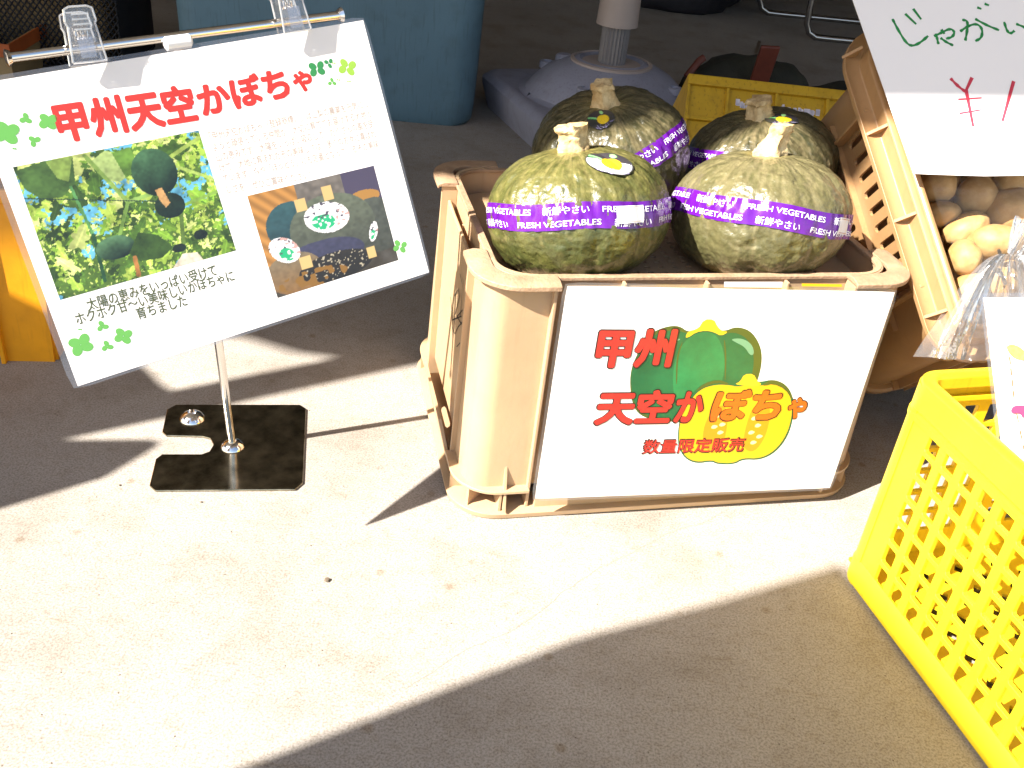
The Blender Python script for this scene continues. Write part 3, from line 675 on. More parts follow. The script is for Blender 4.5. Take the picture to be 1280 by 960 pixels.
def paint_gourds(nx, ny):
    X, Y = np.meshgrid(np.linspace(0, 1, nx), np.linspace(0, 1, ny), indexing='ij')
    img = np.zeros((nx, ny, 3)); img[:] = (.075, .065, .05); img += (.03*fbm(np.stack([X*12, Y*10, X*0], -1), 4))[..., None]
    wd = (Y > .55+X*.9) | ((X < .18) & (Y > .3)); gr = (.5+.5*np.sin((X*60+Y*45)))[..., None]; img = np.where(wd[..., None], np.array((.46, .24, .07))*(.7+.4*gr), img)
    rt_ = (X > .35) & (Y > .75); img = np.where(rt_[..., None], np.array((.17, .15, .13))*(1+.3*vnoise(np.stack([X*30, Y*25, X*0+4], -1)))[..., None], img)
    pu = (X > .72) & (Y > .62); img = np.where(pu[..., None], np.array((.09, .075, .12))+0*img, img)
    og = ((X-.86)/.13)**2+((Y-.72)/.07)**2 < 1; img[og] = (.40, .22, .06)
    def bl(cx, cy, a, b, c0, c1, n=9):
        e = ((X-cx)/a)**2+((Y-cy)/b)**2; mk = e < 1; th = np.arctan2(Y-cy, X-cx); s = np.clip(.5+(Y-cy)/b*.5, 0, 1)[mk][:, None]
        tx = (1+.04*np.sin(th*n)+.18*vnoise(np.stack([X*40, Y*40, X*0+cx*9], -1)))[mk][:, None]; img[mk] = (np.array(c0)*(1-s)+np.array(c1)*s)*tx
    bl(.26, .62, .20, .24, (.03, .06, .07), (.05, .12, .13)); bl(.90, .42, .20, .28, (.07, .075, .06), (.10, .11, .09)); bl(.56, .52, .34, .32, (.075, .08, .065), (.15, .17, .12))
    bl(.42, .26, .34, .16, (.05, .05, .09), (.07, .07, .12)); bl(.18, .18, .22, .20, (.25, .14, .05), (.22, .18, .12))
    bl(.50, .13, .30, .14, (.02, .018, .015), (.035, .03, .025)); sp = vnoise(np.stack([X*70, Y*60, X*0+2], -1)) > .62; d_ = ((X-.5)/.28)**2+((Y-.14)/.13)**2 < 1; img[sp & d_] = (.45, .4, .3)
    ol = ((X-.30)/.28)**2+((Y-.08)/.09)**2 < 1; img[ol & (vnoise(np.stack([X*20, Y*20, X*0+7], -1)) > 0)] = (.26, .14, .03)
    for cx, cy, a, b in ((.585, .85, .04, .07), (.36, .80, .04, .06), (.28, .25, .045, .06), (.80, .16, .035, .06)):
        mk = np.maximum(abs(X-cx)/a, abs(Y-cy)/b) < 1; img[mk] = (.60, .44, .20)
    for cx, cy, a, b, ro in ((.15, .42, .10, .14, .5), (.86, .36, .035, .10, -.3), (.53, .62, .18, .15, -.35)):
        u = (X-cx)*math.cos(ro)+(Y-cy)*math.sin(ro); v = -(X-cx)*math.sin(ro)+(Y-cy)*math.cos(ro); mk = (u/a)**2+(v/b)**2 < 1; img[mk] = (.80, .78, .78)
        e2 = ((u+a*.12)/(a*.52))**2+((v+b*.30)/(b*.5))**2 < 1; nn = vnoise(np.stack([X*45, Y*45, X*0+3], -1)); img[mk & e2 & (nn > -.35)] = (.03, .42, .20)
        ik = (nn > .45) & (v > -b*.1) & mk; img[ik] = (.10, .09, .12)
        pk = (vnoise(np.stack([X*38, Y*38, X*0+9], -1)) > .4) & mk & (u > a*.4); img[pk] = (.55, .35, .32)
    return np.clip(img, 0, 1)

# --- info sign on the stand
S = [V(-.3904, .6969, .262), V(-.1005, .9408, .2981), V(-.1916, 1.0127, .5437), V(-.4815, .7689, .5076)]
sg = Card(S[0], S[1], S[3], 0)
st = thing('info_sign', S[0], 'white laminated pumpkin poster with two photos, clipped to the metal stand', 'sign')
sg.sheet('laminate', 0, sg.W, 0, sg.H, -.0004, M['film'], st, r=.006)
mg = .0055
paper = sg.sheet('paper', mg, sg.W-.003, mg*.5, sg.H-.004, 0, M['paper'], st, th=.0003)
def on_sign(name, nx, ny, corners, paint, lift):
    img = paint(nx+1, ny+1); bl, br, tl, tr = [sg.uv(p) for p in corners]
    U, W_ = np.meshgrid(np.linspace(0, 1, nx+1), np.linspace(0, 1, ny+1), indexing='ij')
    P = (1-U)[..., None]*((1-W_)[..., None]*bl+W_[..., None]*tl)+U[..., None]*((1-W_)[..., None]*br+W_[..., None]*tr)
    N = ny+1; f = [(i*N+j, (i+1)*N+j, (i+1)*N+j+1, i*N+j+1) for i in range(nx) for j in range(ny)]; uv = P.reshape(-1, 2)
    return link_mesh(name, sg.P(uv, np.full(len(uv), lift)), f, M['vc_print'], paper, cols=img.reshape(-1, 3)**1.15*.98)
p1 = on_sign('photo_print', 260, 200, [(75, 375), (295, 313), (16, 209), (248, 163)], paint_vines, .00012); p1['label'] = 'printed photo of green pumpkins hanging among vine leaves'
p2 = on_sign('photo_print', 190, 150, [(347, 372.5), (498, 325), (309, 245), (467, 207)], paint_gourds, .00012); p2['label'] = 'printed photo of a harvested pumpkin with an oval white sticker'
def sline(name, s, pl, pr, hpx, m, off=0.0, lift=.00015):
    a, b = sg.uv(pl), sg.uv(pr); h = hpx/F*.97
    v, f = text_mesh(s, off); x0, x1 = v[:, 0].min(), v[:, 0].max(); c, d = v[:, 1].min(), v[:, 1].max()
    ex = unit(b-a); ey = V(-ex[1], ex[0]); uv = a+((v[:, 0]-x0)/(x1-x0)*np.linalg.norm(b-a))[:, None]*ex+((v[:, 1]-c)/(d-c)*h)[:, None]*ey
    return link_mesh(name, sg.P(uv, lift+v[:, 2]*4e-6), f, m, paper, smooth=False)
for s_, a, b, h in [('甲州天空', (77, 180), (250, 152), 43), ('かぼち', (254, 147), (366, 121), 36), ('ゃ', (370, 117), (394, 112), 25)]:
    sline('lettering', s_, a, b, h, M['red'], .046)
body = ['「甲州天空かぼちゃ（登録商標）」は山梨の農業を元気にし', 'ようと頑張っている仲間が、大切に育ててお届けする大地と', '山の恵みです。太陽をいっぱい吸収して、たくさんの風を受', 'けて、大地に育まれたその美味しさは、多くの方々に喜ばれ', 'ています。今や「ほうとう」にも定番となっているその美味', 'しさを、ぜひご賞味ください！']
for k, s_ in enumerate(body):
    a = V(263+4.3*k, 176+13.2*k); b = V(461+3.2*k, 134+12.6*k)
    if k == 5: b = V(389, 223)
    sline('lettering', s_, a, b, 10, M['faint_ink'])
for s_, a, b, h in [('太陽の恵みをいっぱい受けて', (111, 389), (272, 344), 14), ('ホクホク甘～い美味しいかぼちゃに', (97, 407), (294, 351), 14), ('育ちました', (173, 400), (235, 382), 14)]:
    sline('lettering', s_, a, b, h, M['olive_ink'], .014)
def clover(c, rpx, rot, n=4):
    L = []
    for k in range(n):
        a = rot+k*2*math.pi/n+(.25 if k % 2 else 0); p = (c[0]+rpx*.62*math.cos(a), c[1]+rpx*.62*math.sin(a)); L.append(ell(sg.uv(p), rpx/F*.50, rpx/F*.40, -a))
    return L
for mm, lst in (('clover', [((8, 166), 19, .9, 4), ((60, 152), 14, .8, 4), ((32, 149), 9, .5, 3), ((43, 176), 9, -.4, 3), ((18, 186), 3, 0, 2), ((101, 431), 18, .3, 4), ((154, 420), 14, .9, 4), ((128, 408), 9, .1, 3), ((134, 433), 9, .2, 3), ((100, 412), 3, 0, 2), ((500, 308), 12, .9, 4), ((415, 103), 7, .4, 3)]),
                ('clover2', [((396, 86), 14, .5, 4), ((411, 79), 8, 1.2, 3)]), ('lime', [((434, 84), 15, .9, 4), ((436, 102), 3, 0, 2), ((417, 79), 3, 0, 2), ((423, 100), 3, 0, 2)])):
    for c, r_, ro, n in lst:
        mb = MB()
        for i, pl in enumerate(clover(c, r_*.72, ro, n)): mb.add(sg.P(np.array(pl), np.full(len(pl), .00016+.00001*i)), [tuple(range(len(pl)))])
        put('clover_print', mb, M[mm], paper, smooth=False)

# --- metal stand
pb = onz((291, 560)); ptop = onpl((222, 50), sg.o-sg.n*.012, sg.n)
sd = thing('sign_stand', pb, 'chrome sign stand with a thin pole on a slotted steel base plate', 'stand')
b = MB(); path = [pb+(ptop-pb)*k/10+V(0, 0, .003 if k == 0 else 0) for k in range(11)]; b.tube(path, .0050, 16); put('pole', b, M['chrome'], sd)
rim_px = [(191, 606), (212, 513), (218, 508), (376, 508), (382, 514), (378, 607), (370, 614), (196, 615), (187, 612)]
outl = [(187, 609), (195, 576), (203, 570), (252, 570), (262, 566.5), (267, 558), (263, 550), (253, 547.5), (208, 546.5), (203, 542), (209, 514), (220, 508), (375, 508), (382.5, 513), (378.5, 606), (369, 614), (194, 615.5)]
pl = [tuple(onz(p)[:2]) for p in outl]; b = MB().prism(pl, .0005, .0032); put('base_plate', b, M['plate'], sd, bevel=.0008, smooth=False)
def dome(c, r, h): return MB().lathe([(r, .0032), (r*.92, .0032+h*.35), (r*.6, .0032+h*.8), (r*.35, .0032+h), (r*.34, .0032+h*.55), (.0001, .0032+h*.5)], 24, (c[0], c[1]))
put('collar', dome(pb, .0150, .009), M['chrome'], sd); c_ = onz((241, 525)); put('bolt_head', dome(c_, .0165, .010), M['chrome'], sd)
be = [onpl(p, sg.o-sg.n*.006, sg.n) for p in ((12, 72), (424, 19))]; bd = unit(be[1]-be[0])
b = MB().tube([be[0], (be[0]+be[1])/2, be[1]], .0042, 14); put('crossbar', b, M['chrome'], sd)
for k in (0, 1):
    s_ = -1 if k == 0 else 1; b = MB().tube([be[k]-bd*.001*s_, be[k]+bd*.0025*s_, be[k]+bd*.0035*s_], [.0058, .0075, .005], 16); put('end_cap', b, M['chrome'], sd)
b = MB(); hp = onpl((222, 53), sg.o-sg.n*.004, sg.n); b.tube([hp-bd*.013, hp-bd*.011, hp+bd*.011, hp+bd*.0135], [.003, .0065, .0065, .003], 16); put('pole_joint', b, M['white_label'], sd)

# --- two clear clips gripping bar and sign
def clip(pt, pb_, wpx, lab):
    top, bot = onpl(pt, sg.o+sg.n*.004, sg.n), onpl(pb_, sg.o+sg.n*.004, sg.n); ax = unit(bot-top); L = np.linalg.norm(bot-top); sd_ = np.cross(ax, sg.n); sd_ = sd_ if sd_@sg.ex > 0 else -sd_; wd = wpx/F*1.0/2
    t = thing('clear_clip', bot, lab, 'clip', 'clear plastic clips on the sign stand')
    for q, (off, tip) in enumerate(((.003, .010), (-.012, -.014))):
        def fr(v, off=off, tip=tip): v = np.asarray(v, float); return top+v[:, 0:1]*sd_+v[:, 1:2]*ax+(v[:, 2:3]+off+(tip-off)*np.clip(1-v[:, 1:2]/(L*.75), 0, 1))*sg.n
        outer = [(-wd*.82, .002), (-wd*.5, 0), (wd*.5, 0), (wd*.82, .002), (wd*.9, .012), (wd*.8, .014), (wd, L), (-wd, L), (-wd*.8, .016), (-wd*.9, .012)]
        inner = [(x*.78, .004+(y-.002)*.9 if y < L else L-.003) for x, y in outer]
        mb = holed(outer, [], .0016); put('jaw', mb, M['clip'], t, fr, smooth=False)
        ring = MB()
        for i in range(len(outer)):
            a_, b__ = outer[i], outer[(i+1) % len(outer)]; ring.tube([(a_[0], a_[1], .0005), (b__[0], b__[1], .0005)], .0010, 6)
        put('jaw_edge', ring, M['clip_edge'], t, fr)
        if q == 0:
            ri = MB(); ri.box(-wd*.45, wd*.45, L*.55, L*.93, .001, .0022); put('grip_pad', ri, M['chrome'] if False else M['film'], t, fr, smooth=False)
            ri = MB()
            for y in (.006, .010, .014, .018): ri.box(-wd*.5, wd*.5, y, y+.0014, .0008, .003)
            put('thumb_ridge', ri, M['clip_edge'], t, fr, smooth=False)
    b = MB(); cc = top+ax*L*.42-sg.n*.004
    hel = [cc+sd_*(-.006+.012*k/40)+.006*(math.cos(k*.95)*ax+math.sin(k*.95)*sg.n) for k in range(41)]; b.tube(hel, .0007, 6); put('spring', b, M['chrome'], t)
clip((94, 11), (112, 78), 34, 'left clear clip, whole in view, holding the poster near its top left corner')
clip((352, -26), (371, 40), 34, 'right clear clip, cut by the top of the picture, holding the poster corner')

# --- poster leaning on the crate front
nfront = -cv_
Bn = [(664, 627), (1040, 613), (1119, 360), (706, 353)]
p0 = V(-.0403, .9, CHT)+nfront*.013; pn = unit(nfront+V(0, 0, .055)) ; p0b = V(*p0)
BP = [onpl(p, p0b+V(0, 0, -.01), pn) for p in Bn]
bd_ = Card(BP[0], BP[1], BP[3], 0)
bt = thing('pumpkin_poster', BP[0], 'white laminated poster with a green and a cut yellow pumpkin, leaning on the crate front', 'poster')
bd_.sheet('laminate', 0, bd_.W, 0, bd_.H, -.0005, M['film'], bt, r=.007)
bpz = bd_.sheet('paper', .004, bd_.W-.004, .004, bd_.H-.004, 0, M['paper'], bt, th=.0003, r=.002)
def c7(L): return [(720+x/4, 380+y/4) for x, y in L]
lay = [0]
def art(name, L, m, sm=2, label=None):
    lay[0] += 1; o = bd_.polys(name, [bd_.pxpoly(c7(p), sm) for p in L], M[m], bpz, .00010+.00003*lay[0])
    return o
G0 = [(268, 400), (275, 320), (310, 240), (350, 170), (400, 130), (470, 108), (520, 110), (560, 140), (600, 125), (650, 105), (700, 125), (745, 135), (800, 112), (870, 130), (915, 190), (932, 260), (920, 350), (880, 450), (820, 540), (720, 590), (620, 600), (500, 590), (400, 580), (320, 560), (280, 500)]
art('illustration', [G0], 'gr3')
art('illustration', [[(272, 400), (280, 320), (320, 235), (365, 175), (420, 140), (500, 128), (560, 150), (640, 130), (740, 150), (790, 140), (850, 165), (885, 230), (890, 320), (850, 450), (760, 560), (600, 590), (400, 572), (300, 530)]], 'gr1')
art('illustration', [[(480, 380), (500, 250), (560, 165), (640, 135), (700, 150), (740, 230), (745, 340), (700, 480), (600, 540), (500, 520)]], 'gr2')
art('illustration', [[(770, 175), (830, 170), (880, 200), (892, 250), (870, 258), (845, 215), (800, 192)], [(360, 245), (400, 190), (520, 170), (520, 182), (430, 205), (375, 260)]], 'gr4')
art('illustration', [[(500, 300), (508, 240), (530, 190), (534, 192), (515, 245), (508, 300), (505, 400), (500, 400)], [(745, 180), (752, 260), (748, 380), (743, 380), (744, 260), (738, 180)]], 'gr3', 1)
art('illustration', [[(545, 168), (560, 135), (610, 125), (640, 76), (690, 76), (705, 110), (730, 135), (762, 138), (725, 160), (690, 140), (650, 132), (600, 140), (565, 165)]], 'yl3', 1)
art('illustration', [[(508, 640), (520, 560), (560, 480), (610, 410), (690, 378), (760, 385), (800, 400), (860, 380), (920, 390), (985, 375), (1050, 400), (1085, 460), (1088, 560), (1060, 660), (1000, 740), (920, 780), (835, 775), (790, 802), (700, 800), (680, 785), (600, 798), (540, 770), (510, 710)]], 'gr1')
art('illustration', [[(514, 640), (526, 560), (565, 490), (620, 425), (700, 402), (770, 405), (810, 415), (870, 398), (930, 410), (985, 392), (1040, 415), (1076, 470), (1080, 560), (1052, 655), (995, 732), (920, 772), (832, 768), (788, 795), (705, 793), (680, 778), (600, 790), (545, 763), (516, 705)]], 'yl1')
art('illustration', [[(630, 700), (640, 600), (690, 520), (740, 500), (760, 560), (745, 680), (690, 760)], [(830, 720), (850, 600), (890, 500), (950, 480), (975, 540), (950, 660), (890, 745)]], 'yl2')
art('illustration', [[(x-18, y+8), (x-4, y-10), (x+22, y-2), (x+2, y+12)] for x, y in ((690, 612), (720, 640), (700, 560), (730, 600), (900, 535), (890, 570), (908, 605), (875, 640), (885, 690), (915, 660))], 'yl4', 1)
art('illustration', [[(790, 400), (820, 388), (840, 350), (888, 348), (905, 385), (930, 400), (900, 412), (850, 408)]], 'yl3', 1)
art('illustration', [[(930, 400), (985, 374), (1050, 402), (1086, 470), (1080, 480), (1045, 425), (985, 398), (940, 410)], [(590, 440), (640, 395), (710, 376), (765, 395), (755, 402), (700, 392), (640, 415)]], 'gr3', 1)
def btext(s_, x0, y0, x1, y1, off=.042, lift=.0006):
    a, b2 = bd_.uv((720+x0/4, 380+y0/4)), bd_.uv((720+x1/4, 380+y1/4))
    for nm, m, o_, lf, sh in (('lettering_outline', 'dark_ink', off+.020, lift, .0), ('lettering', 'red', off, lift+.00012, .0)):
        g_ = .0016 if nm == 'lettering_outline' else 0
        if nm == 'lettering' and s_ in ('ぼち', 'ゃ'): m = 'orange_ink'
        bd_.text(nm, s_, a[0]-g_, b2[0]+g_, a[1]-g_, b2[1]+g_, M[m], bpz, lf, o_, sh)
bd_.polys('tape_strip', [bd_.pxpoly([(905, 352), (978, 352), (977, 359), (905, 358.5)])], M['white_label'], bpz, .0006)
bd_.polys('yellow_sticker', [bd_.pxpoly([(1002, 354), (1052, 355), (1052, 358.5), (1002, 357.5)])], M['yl1'], bpz, .0006)
btext('甲州', 85, 318, 512, 124); btext('天空', 85, 605, 500, 428); btext('か', 480, 592, 655, 435); btext('ぼち', 662, 585, 1050, 425); btext('ゃ', 1045, 572, 1165, 466); btext('数量限定販売', 330, 747, 848, 668, .014)

# ================================================================== tilted potato crate
Dv, Lv, Wv = unit(V(-.049, .715, -.697)), unit(V(.328, -.648, -.687)), unit(V(.943, .262, .203))
NLp = ray((1180, 460), 1.105)
def potato_crate():
    L, Wd, Dp = .437, .50, .30
    O = NLp-Lv*L                                          # far-left rim corner; local x = along W, y = along L (towards viewer), z = depth
    fr = frame(O, Wv, Lv, Dv)
    low = fr([[0, L, Dp]])[0]; t = thing('potato_crate', (low[0], low[1], 0), 'golden tan slotted crate tipped towards the viewer, full of potatoes', 'crate')
    m = M['tan2']
    cx, cy = Wd/2, L/2
    def F2(v): v = np.array(v, float); v[:, 0] += cx; v[:, 1] += cy; return fr(v)
    hw, hd = Wd/2, L/2
    # stepped rim: outer flange, groove, inner ridge
    put('rim', sweep(rr_path(hw, hd, .055, 10), [(-.040, .020), (-.040, -.010), (-.035, -.012), (-.031, -.009), (-.027, -.010), (-.022, -.008), (-.020, .011), (-.012, .013), (-.004, .012), (0, .009), (0, .018), (-.008, .020), (-.030, .020)], True), m, t, F2, angle=40, bevel=.0012)
    def web(cx_, cy_, ox, oy):                             # triangular web from the inner ridge down to the outer flange
        tx, ty = -oy*.0018, ox*.0018; P_ = [(cx_-ox*.021, cy_-oy*.021, -.008), (cx_-ox*.021, cy_-oy*.021, .012), (cx_-ox*.002, cy_-oy*.002, .011)]
        b = MB(); b.add([(x+tx, y+ty, z) for x, y, z in P_]+[(x-tx, y-ty, z) for x, y, z in P_], [(0, 1, 2), (5, 4, 3), (0, 2, 5, 3), (1, 4, 5, 2), (0, 3, 4, 1)]); put('rim_gusset', b, m, t, F2, smooth=False)
    for y in (-hd+.03, -hd+.135, -hd+.25, -hd+.372):
        for q in (-1, 1): web(q*hw, y, q, 0)
    for x in np.linspace(-hw+.08, hw-.08, 4):
        for q in (-1, 1): web(x, q*hd, 0, q)
    iw, idp, r, th = hw-.028, hd-.028, .045, .004
    # slotted long walls (left, right) and plainer end walls
    for s in (-1, 1):
        ln = idp-r
        hol = []
        n = int((2*ln-.02)/.0235)
        for k in range(n):
            y = -ln+.018+k*.0235
            hol += [slot(.063, y, .075, .0095), slot(.175, y, .060, .0095)]
        mb = holed([(.010, -ln), (Dp-.012, -ln), (Dp-.012, ln), (.010, ln)], hol, th)
        v = np.array(mb.v); P = np.stack([s*iw+v[:, 2]+0*v[:, 0], v[:, 1], v[:, 0]], 1); link_mesh('wall', F2(P), mb.f, m, t, smooth=False)
        b = MB()
        for z in (.118, .232): b.box(s*iw if s > 0 else s*iw-.010, s*iw+.010 if s > 0 else s*iw, -ln, ln, z-.0015, z+.0015)
        put('rib', b, m, t, F2, smooth=False)
        ln = iw-r
        mb = holed([(-ln, .010), (ln, .010), (ln, Dp-.012), (-ln, Dp-.012)], [], th)
        v = np.array(mb.v); P = np.stack([v[:, 0], s*idp+v[:, 2], v[:, 1]], 1); link_mesh('wall', F2(P), mb.f, m, t, smooth=False)
        b = MB(); y0, y1 = sorted((s*idp, s*(idp+.016)))
        b.box(-ln, ln, y0, y1, .040, .043); b.box(-ln, ln, y0, y1, .262, .266)
        for x in (-ln+.01, -ln*.3, ln*.35, ln-.01): b.box(x-.0015, x+.0015, y0, y1, .012, .262)
        put('rib', b, m, t, F2, smooth=False)
    for sx in (-1, 1):
        for sy in (-1, 1):
            put('corner_post', sweep(corner_path(iw, idp, r, r+.03, sx, sy, 8), [(-.002, .010), (.003, .010), (.003, Dp-.010), (-.002, Dp-.010)]), m, t, F2)
            b = MB(); x = sx*(iw-r-.03); y = sy*(idp-r-.03)
            y0, y1 = sorted((sy*idp, sy*(idp+.018))); b.box(x-.002, x+.002, y0, y1, .012, Dp-.01)
            x0, x1 = sorted((sx*iw, sx*(iw+.018))); b.box(x0, x1, y-.002, y+.002, .012, Dp-.01)
            put('fin', b, m, t, F2, smooth=False, bevel=.0008)
    put('base_ring', sweep(rr_path(iw+.004, idp+.004, .05, 8), [(-.02, Dp-.016), (.006, Dp-.016), (.010, Dp-.012), (.010, Dp), (-.02, Dp)], True), m, t, F2)
    b = MB(); b.box(-iw, iw, -idp, idp, Dp-.006, Dp-.001); put('floor', b, m, t, F2, smooth=False)
    return fr, O, L, Wd
PFR, PO, PL, PW = potato_crate()
# something the tipped crate leans on behind: an upturned crate
pr = PFR([[.02, 0, .30], [.46, 0, .30]])
b = MB()
def support():
    x0, y0 = .36, 1.475
    t = thing('support_crate', (x0+.2, y0+.15, 0), 'low dark crate that props up the back of the potato crate', 'crate')
    fr = yawf((x0+.2, y0+.15, 0), .27)
    b = MB(); b.box(-.2, .2, -.13, .13, .20, .215); put('top_board', b, M['wood'], t, fr, smooth=False, bevel=.003)
    for s in (-1, 1):
        for x in (-.185, .185):
            b = MB(); b.box(x-.015, x+.015, s*.12-.012, s*.12+.012, 0, .2); put('leg', b, M['wood'], t, fr, smooth=False, bevel=.002)
support()

# potatoes: each its own thing
def potato(c, r, lab, k):
    nu, nv = 44, 26; T, P = np.meshgrid(np.linspace(0, 2*np.pi, nu, endpoint=False), np.linspace(.01, np.pi-.01, nv)); d = np.stack([np.sin(P)*np.cos(T), np.sin(P)*np.sin(T), np.cos(P)], -1)
    s = 1+.07*fbm(d*1.3+k*2.1, 2)+.012*vnoise(d*7+k)-.035*np.clip(vnoise(d*4.3+k*1.7)-.55, 0, 1)*2; X = (d*s[..., None]*V(*r)).reshape(-1, 3)
    R = np.array(Matrix.Rotation(k*1.3, 3, 'Z')@Matrix.Rotation(k*.7, 3, 'X')) if not isinstance(k, tuple) else None
    f = [(i*nu+j, (i+1)*nu+j, (i+1)*nu+(j+1) % nu, i*nu+(j+1) % nu) for i in range(nv-1) for j in range(nu)]+[tuple(range(nu)), tuple(range((nv-1)*nu, nv*nu))[::-1]]
    RR = np.stack([rt, up, -fw]); th = k*.9; Rr = np.array(Matrix.Rotation(th*.25, 3, 'Z'))
    X = X@Rr.T@RR+c
    o = link_mesh('potato', X, f, M['potato'], base=c, angle=80)
    return tag(o, lab, 'potato', 'potatoes in the tipped crate')
def at_depth(px, dz): return onpl(px, NLp+Dv*dz, Dv)
plist = [((1243, 302), .030, (.034, .022, .026), 'sunlit oval potato nearest the knot of the bag'),
         ((1206, 322), .034, (.019, .022, .024), 'sunlit potato just inside the crate rim, left of the bag knot'),
         ((1208, 286), .050, (.030, .019, .024), 'shaded long potato against the crate rim, above the two sunlit ones'),
         ((1262, 262), .055, (.034, .026, .026), 'large round potato in the shade at the right edge of the picture'),
         ((1220, 245), .065, (.028, .025, .026), 'shaded potato under the middle of the price sign edge'),
         ((1172, 232), .060, (.024, .022, .024), 'shaded potato in the upper left corner under the price sign'),
         ((1262, 228), .060, (.026, .018, .024), 'shaded potato half hidden under the price sign, near the right edge'),
         ((1176, 268), .062, (.016, .024, .024), 'slim potato wedged against the crate rim in the shade'),
         ((1212, 366), .040, (.024, .024, .024), 'pale potato lower down beside the rim, seen through wrinkled film'),
         ((1232, 408), .050, (.030, .022, .024), 'lowest potato in view, beside the hanging label'),
         ((1246, 352), .060, (.026, .024, .024), 'potato directly behind the knot of the bag'),
         ((1292, 300), .045, (.026, .026, .026), 'potato cut off by the right edge of the picture')]
for k, (p, dz, r, lab) in enumerate(plist): potato(at_depth(p, dz), r, lab, k)
kk = 20
for x in np.arange(.075, .36, .058):                     # second layer that fills the crate
    for y in np.arange(.12, .40, .055):
        c = PFR([[x+random.uniform(-.008, .008), y+random.uniform(-.008, .008), .105+random.uniform(-.01, .012)]])[0]
        lo = potato(c, (.031, .026, .027), 'potato in the lower layer of the tipped crate, mostly hidden', kk); lo['group'] = 'lower layer of potatoes'; kk += 1

# clear bag over the potatoes with its gathered neck
bc = at_depth((1230, 320), .012); bg_t = thing('potato_bag', at_depth((1262, 330), -.03), 'clear crinkled plastic bag round the potatoes, twisted shut beside the label', 'bag')
nx, ny = 60, 90; U, W_ = np.meshgrid(np.linspace(.047, .30, nx), np.linspace(.17, .40, ny), indexing='ij')
hh = -.014+.005*fbm(np.stack([U*16, W_*16, U*0+3], -1), 2)+.002*np.abs(vnoise(np.stack([U*90, W_*60, U*0+8], -1)))
P = PFR(np.stack([U, W_, hh], -1).reshape(-1, 3)); f = [(i*ny+j, (i+1)*ny+j, (i+1)*ny+j+1, i*ny+j+1) for i in range(nx-1) for j in range(ny-1)]
link_mesh('film', P, f, M['bag'], bg_t, angle=60)
def pleats(pneck, pend, r0, r1, n=150, m=30, flare=1.0, dz0=-.035, dz1=.0):
    a, b_ = at_depth(pneck, dz0), at_depth(pend, dz1); ax = unit(b_-a); s1 = unit(np.cross(ax, Dv)); s2 = np.cross(s1, ax); vs = []
    for i in range(m):
        t_ = i/(m-1); rr = r0+(r1-r0)*t_**flare
        for j in range(n):
            q = 2*math.pi*j/n; k_ = 1+(.20-.08*t_)*math.sin(q*21+.9*math.sin(t_*3))+.10*math.sin(q*34+2)+.12*math.sin(q*5+1)
            vs.append(a+(b_-a)*t_+rr*k_*(s1*math.cos(q)*1.15+s2*math.sin(q)*.6))
    return np.array(vs), [(i*n+j, (i+1)*n+j, (i+1)*n+(j+1) % n, i*n+(j+1) % n) for i in range(m-1) for j in range(n)]
v, f = pleats((1264, 318), (1254, 450), .010, .070, flare=.7); link_mesh('gathered_skirt', v, f, M['bag2'], bg_t, angle=80)
v, f = pleats((1268, 322), (1296, 290), .007, .022, dz1=-.045); link_mesh('gathered_top', v, f, M['bag2'], bg_t, angle=80)

# price sign standing in the crate
q = [at_depth(p, -.032) for p in ((1142, 217), (1462, 219), (1052, -38))]
ps = Card(q[0], q[1], q[2], 0); pt_ = thing('price_sign', q[0], 'handwritten white price card in green and red marker, leaning over the potatoes', 'sign')
pu = [ps.uv(p) for p in ((1142, 217), (1180, 218.5), (1230, 220), (1300, 219), (1462, 219), (1380, -45), (1054, -34))]; n = len(pu)
b = MB(); b.add(np.vstack([ps.P(np.array(pu), np.zeros(n)), ps.P(np.array(pu), np.full(n, -.0008))]), [tuple(range(n)), tuple(range(n, 2*n))[::-1]]+[(i, (i+1) % n, n+(i+1) % n, n+i) for i in range(n)])
pp = put('card', b, M['paper'], pt_, smooth=False)
def c3(L): return [[(960+x/4, y/4) for x, y in s] for s in L]
ps.strokes('lettering', c3([[(622, 95), (650, 150), (690, 215), (720, 232), (760, 215), (800, 180)], [(830, 182), (870, 162), (912, 142), (934, 160), (922, 186), (890, 194)], [(840, 168), (846, 196), (852, 222)], [(866, 148), (882, 170)], [(862, 190), (892, 212), (926, 228)],
                           [(960, 158), (1000, 130), (1045, 118), (1072, 145), (1068, 190), (1036, 206)], [(970, 100), (998, 104), (996, 150), (986, 204)], [(1035, 95), (1095, 128), (1155, 152)], [(1180, 110), (1194, 156), (1212, 170), (1232, 154)], [(1240, 120), (1290, 140), (1310, 160)]]), 3.6, M['marker_green'], pp, .0002)
ps.strokes('voicing_marks', c3([[(685, 70), (740, 122)], [(725, 45), (765, 98)], [(1045, 38), (1066, 46)], [(1082, 20), (1104, 28)]]), 3.2, M['marker_green'], pp, .0005)
ps.strokes('price', c3([[(912, 392), (950, 432), (992, 462)], [(1020, 388), (990, 452)], [(990, 450), (1026, 634)], [(1228, 406), (1172, 606)]]), 4.2, M['marker_red'], pp, .0002)
ps.strokes('price', c3([[(950, 498), (1068, 490)], [(955, 568), (1068, 549)]]), 2.2, M['marker_red'], pp, .0004)

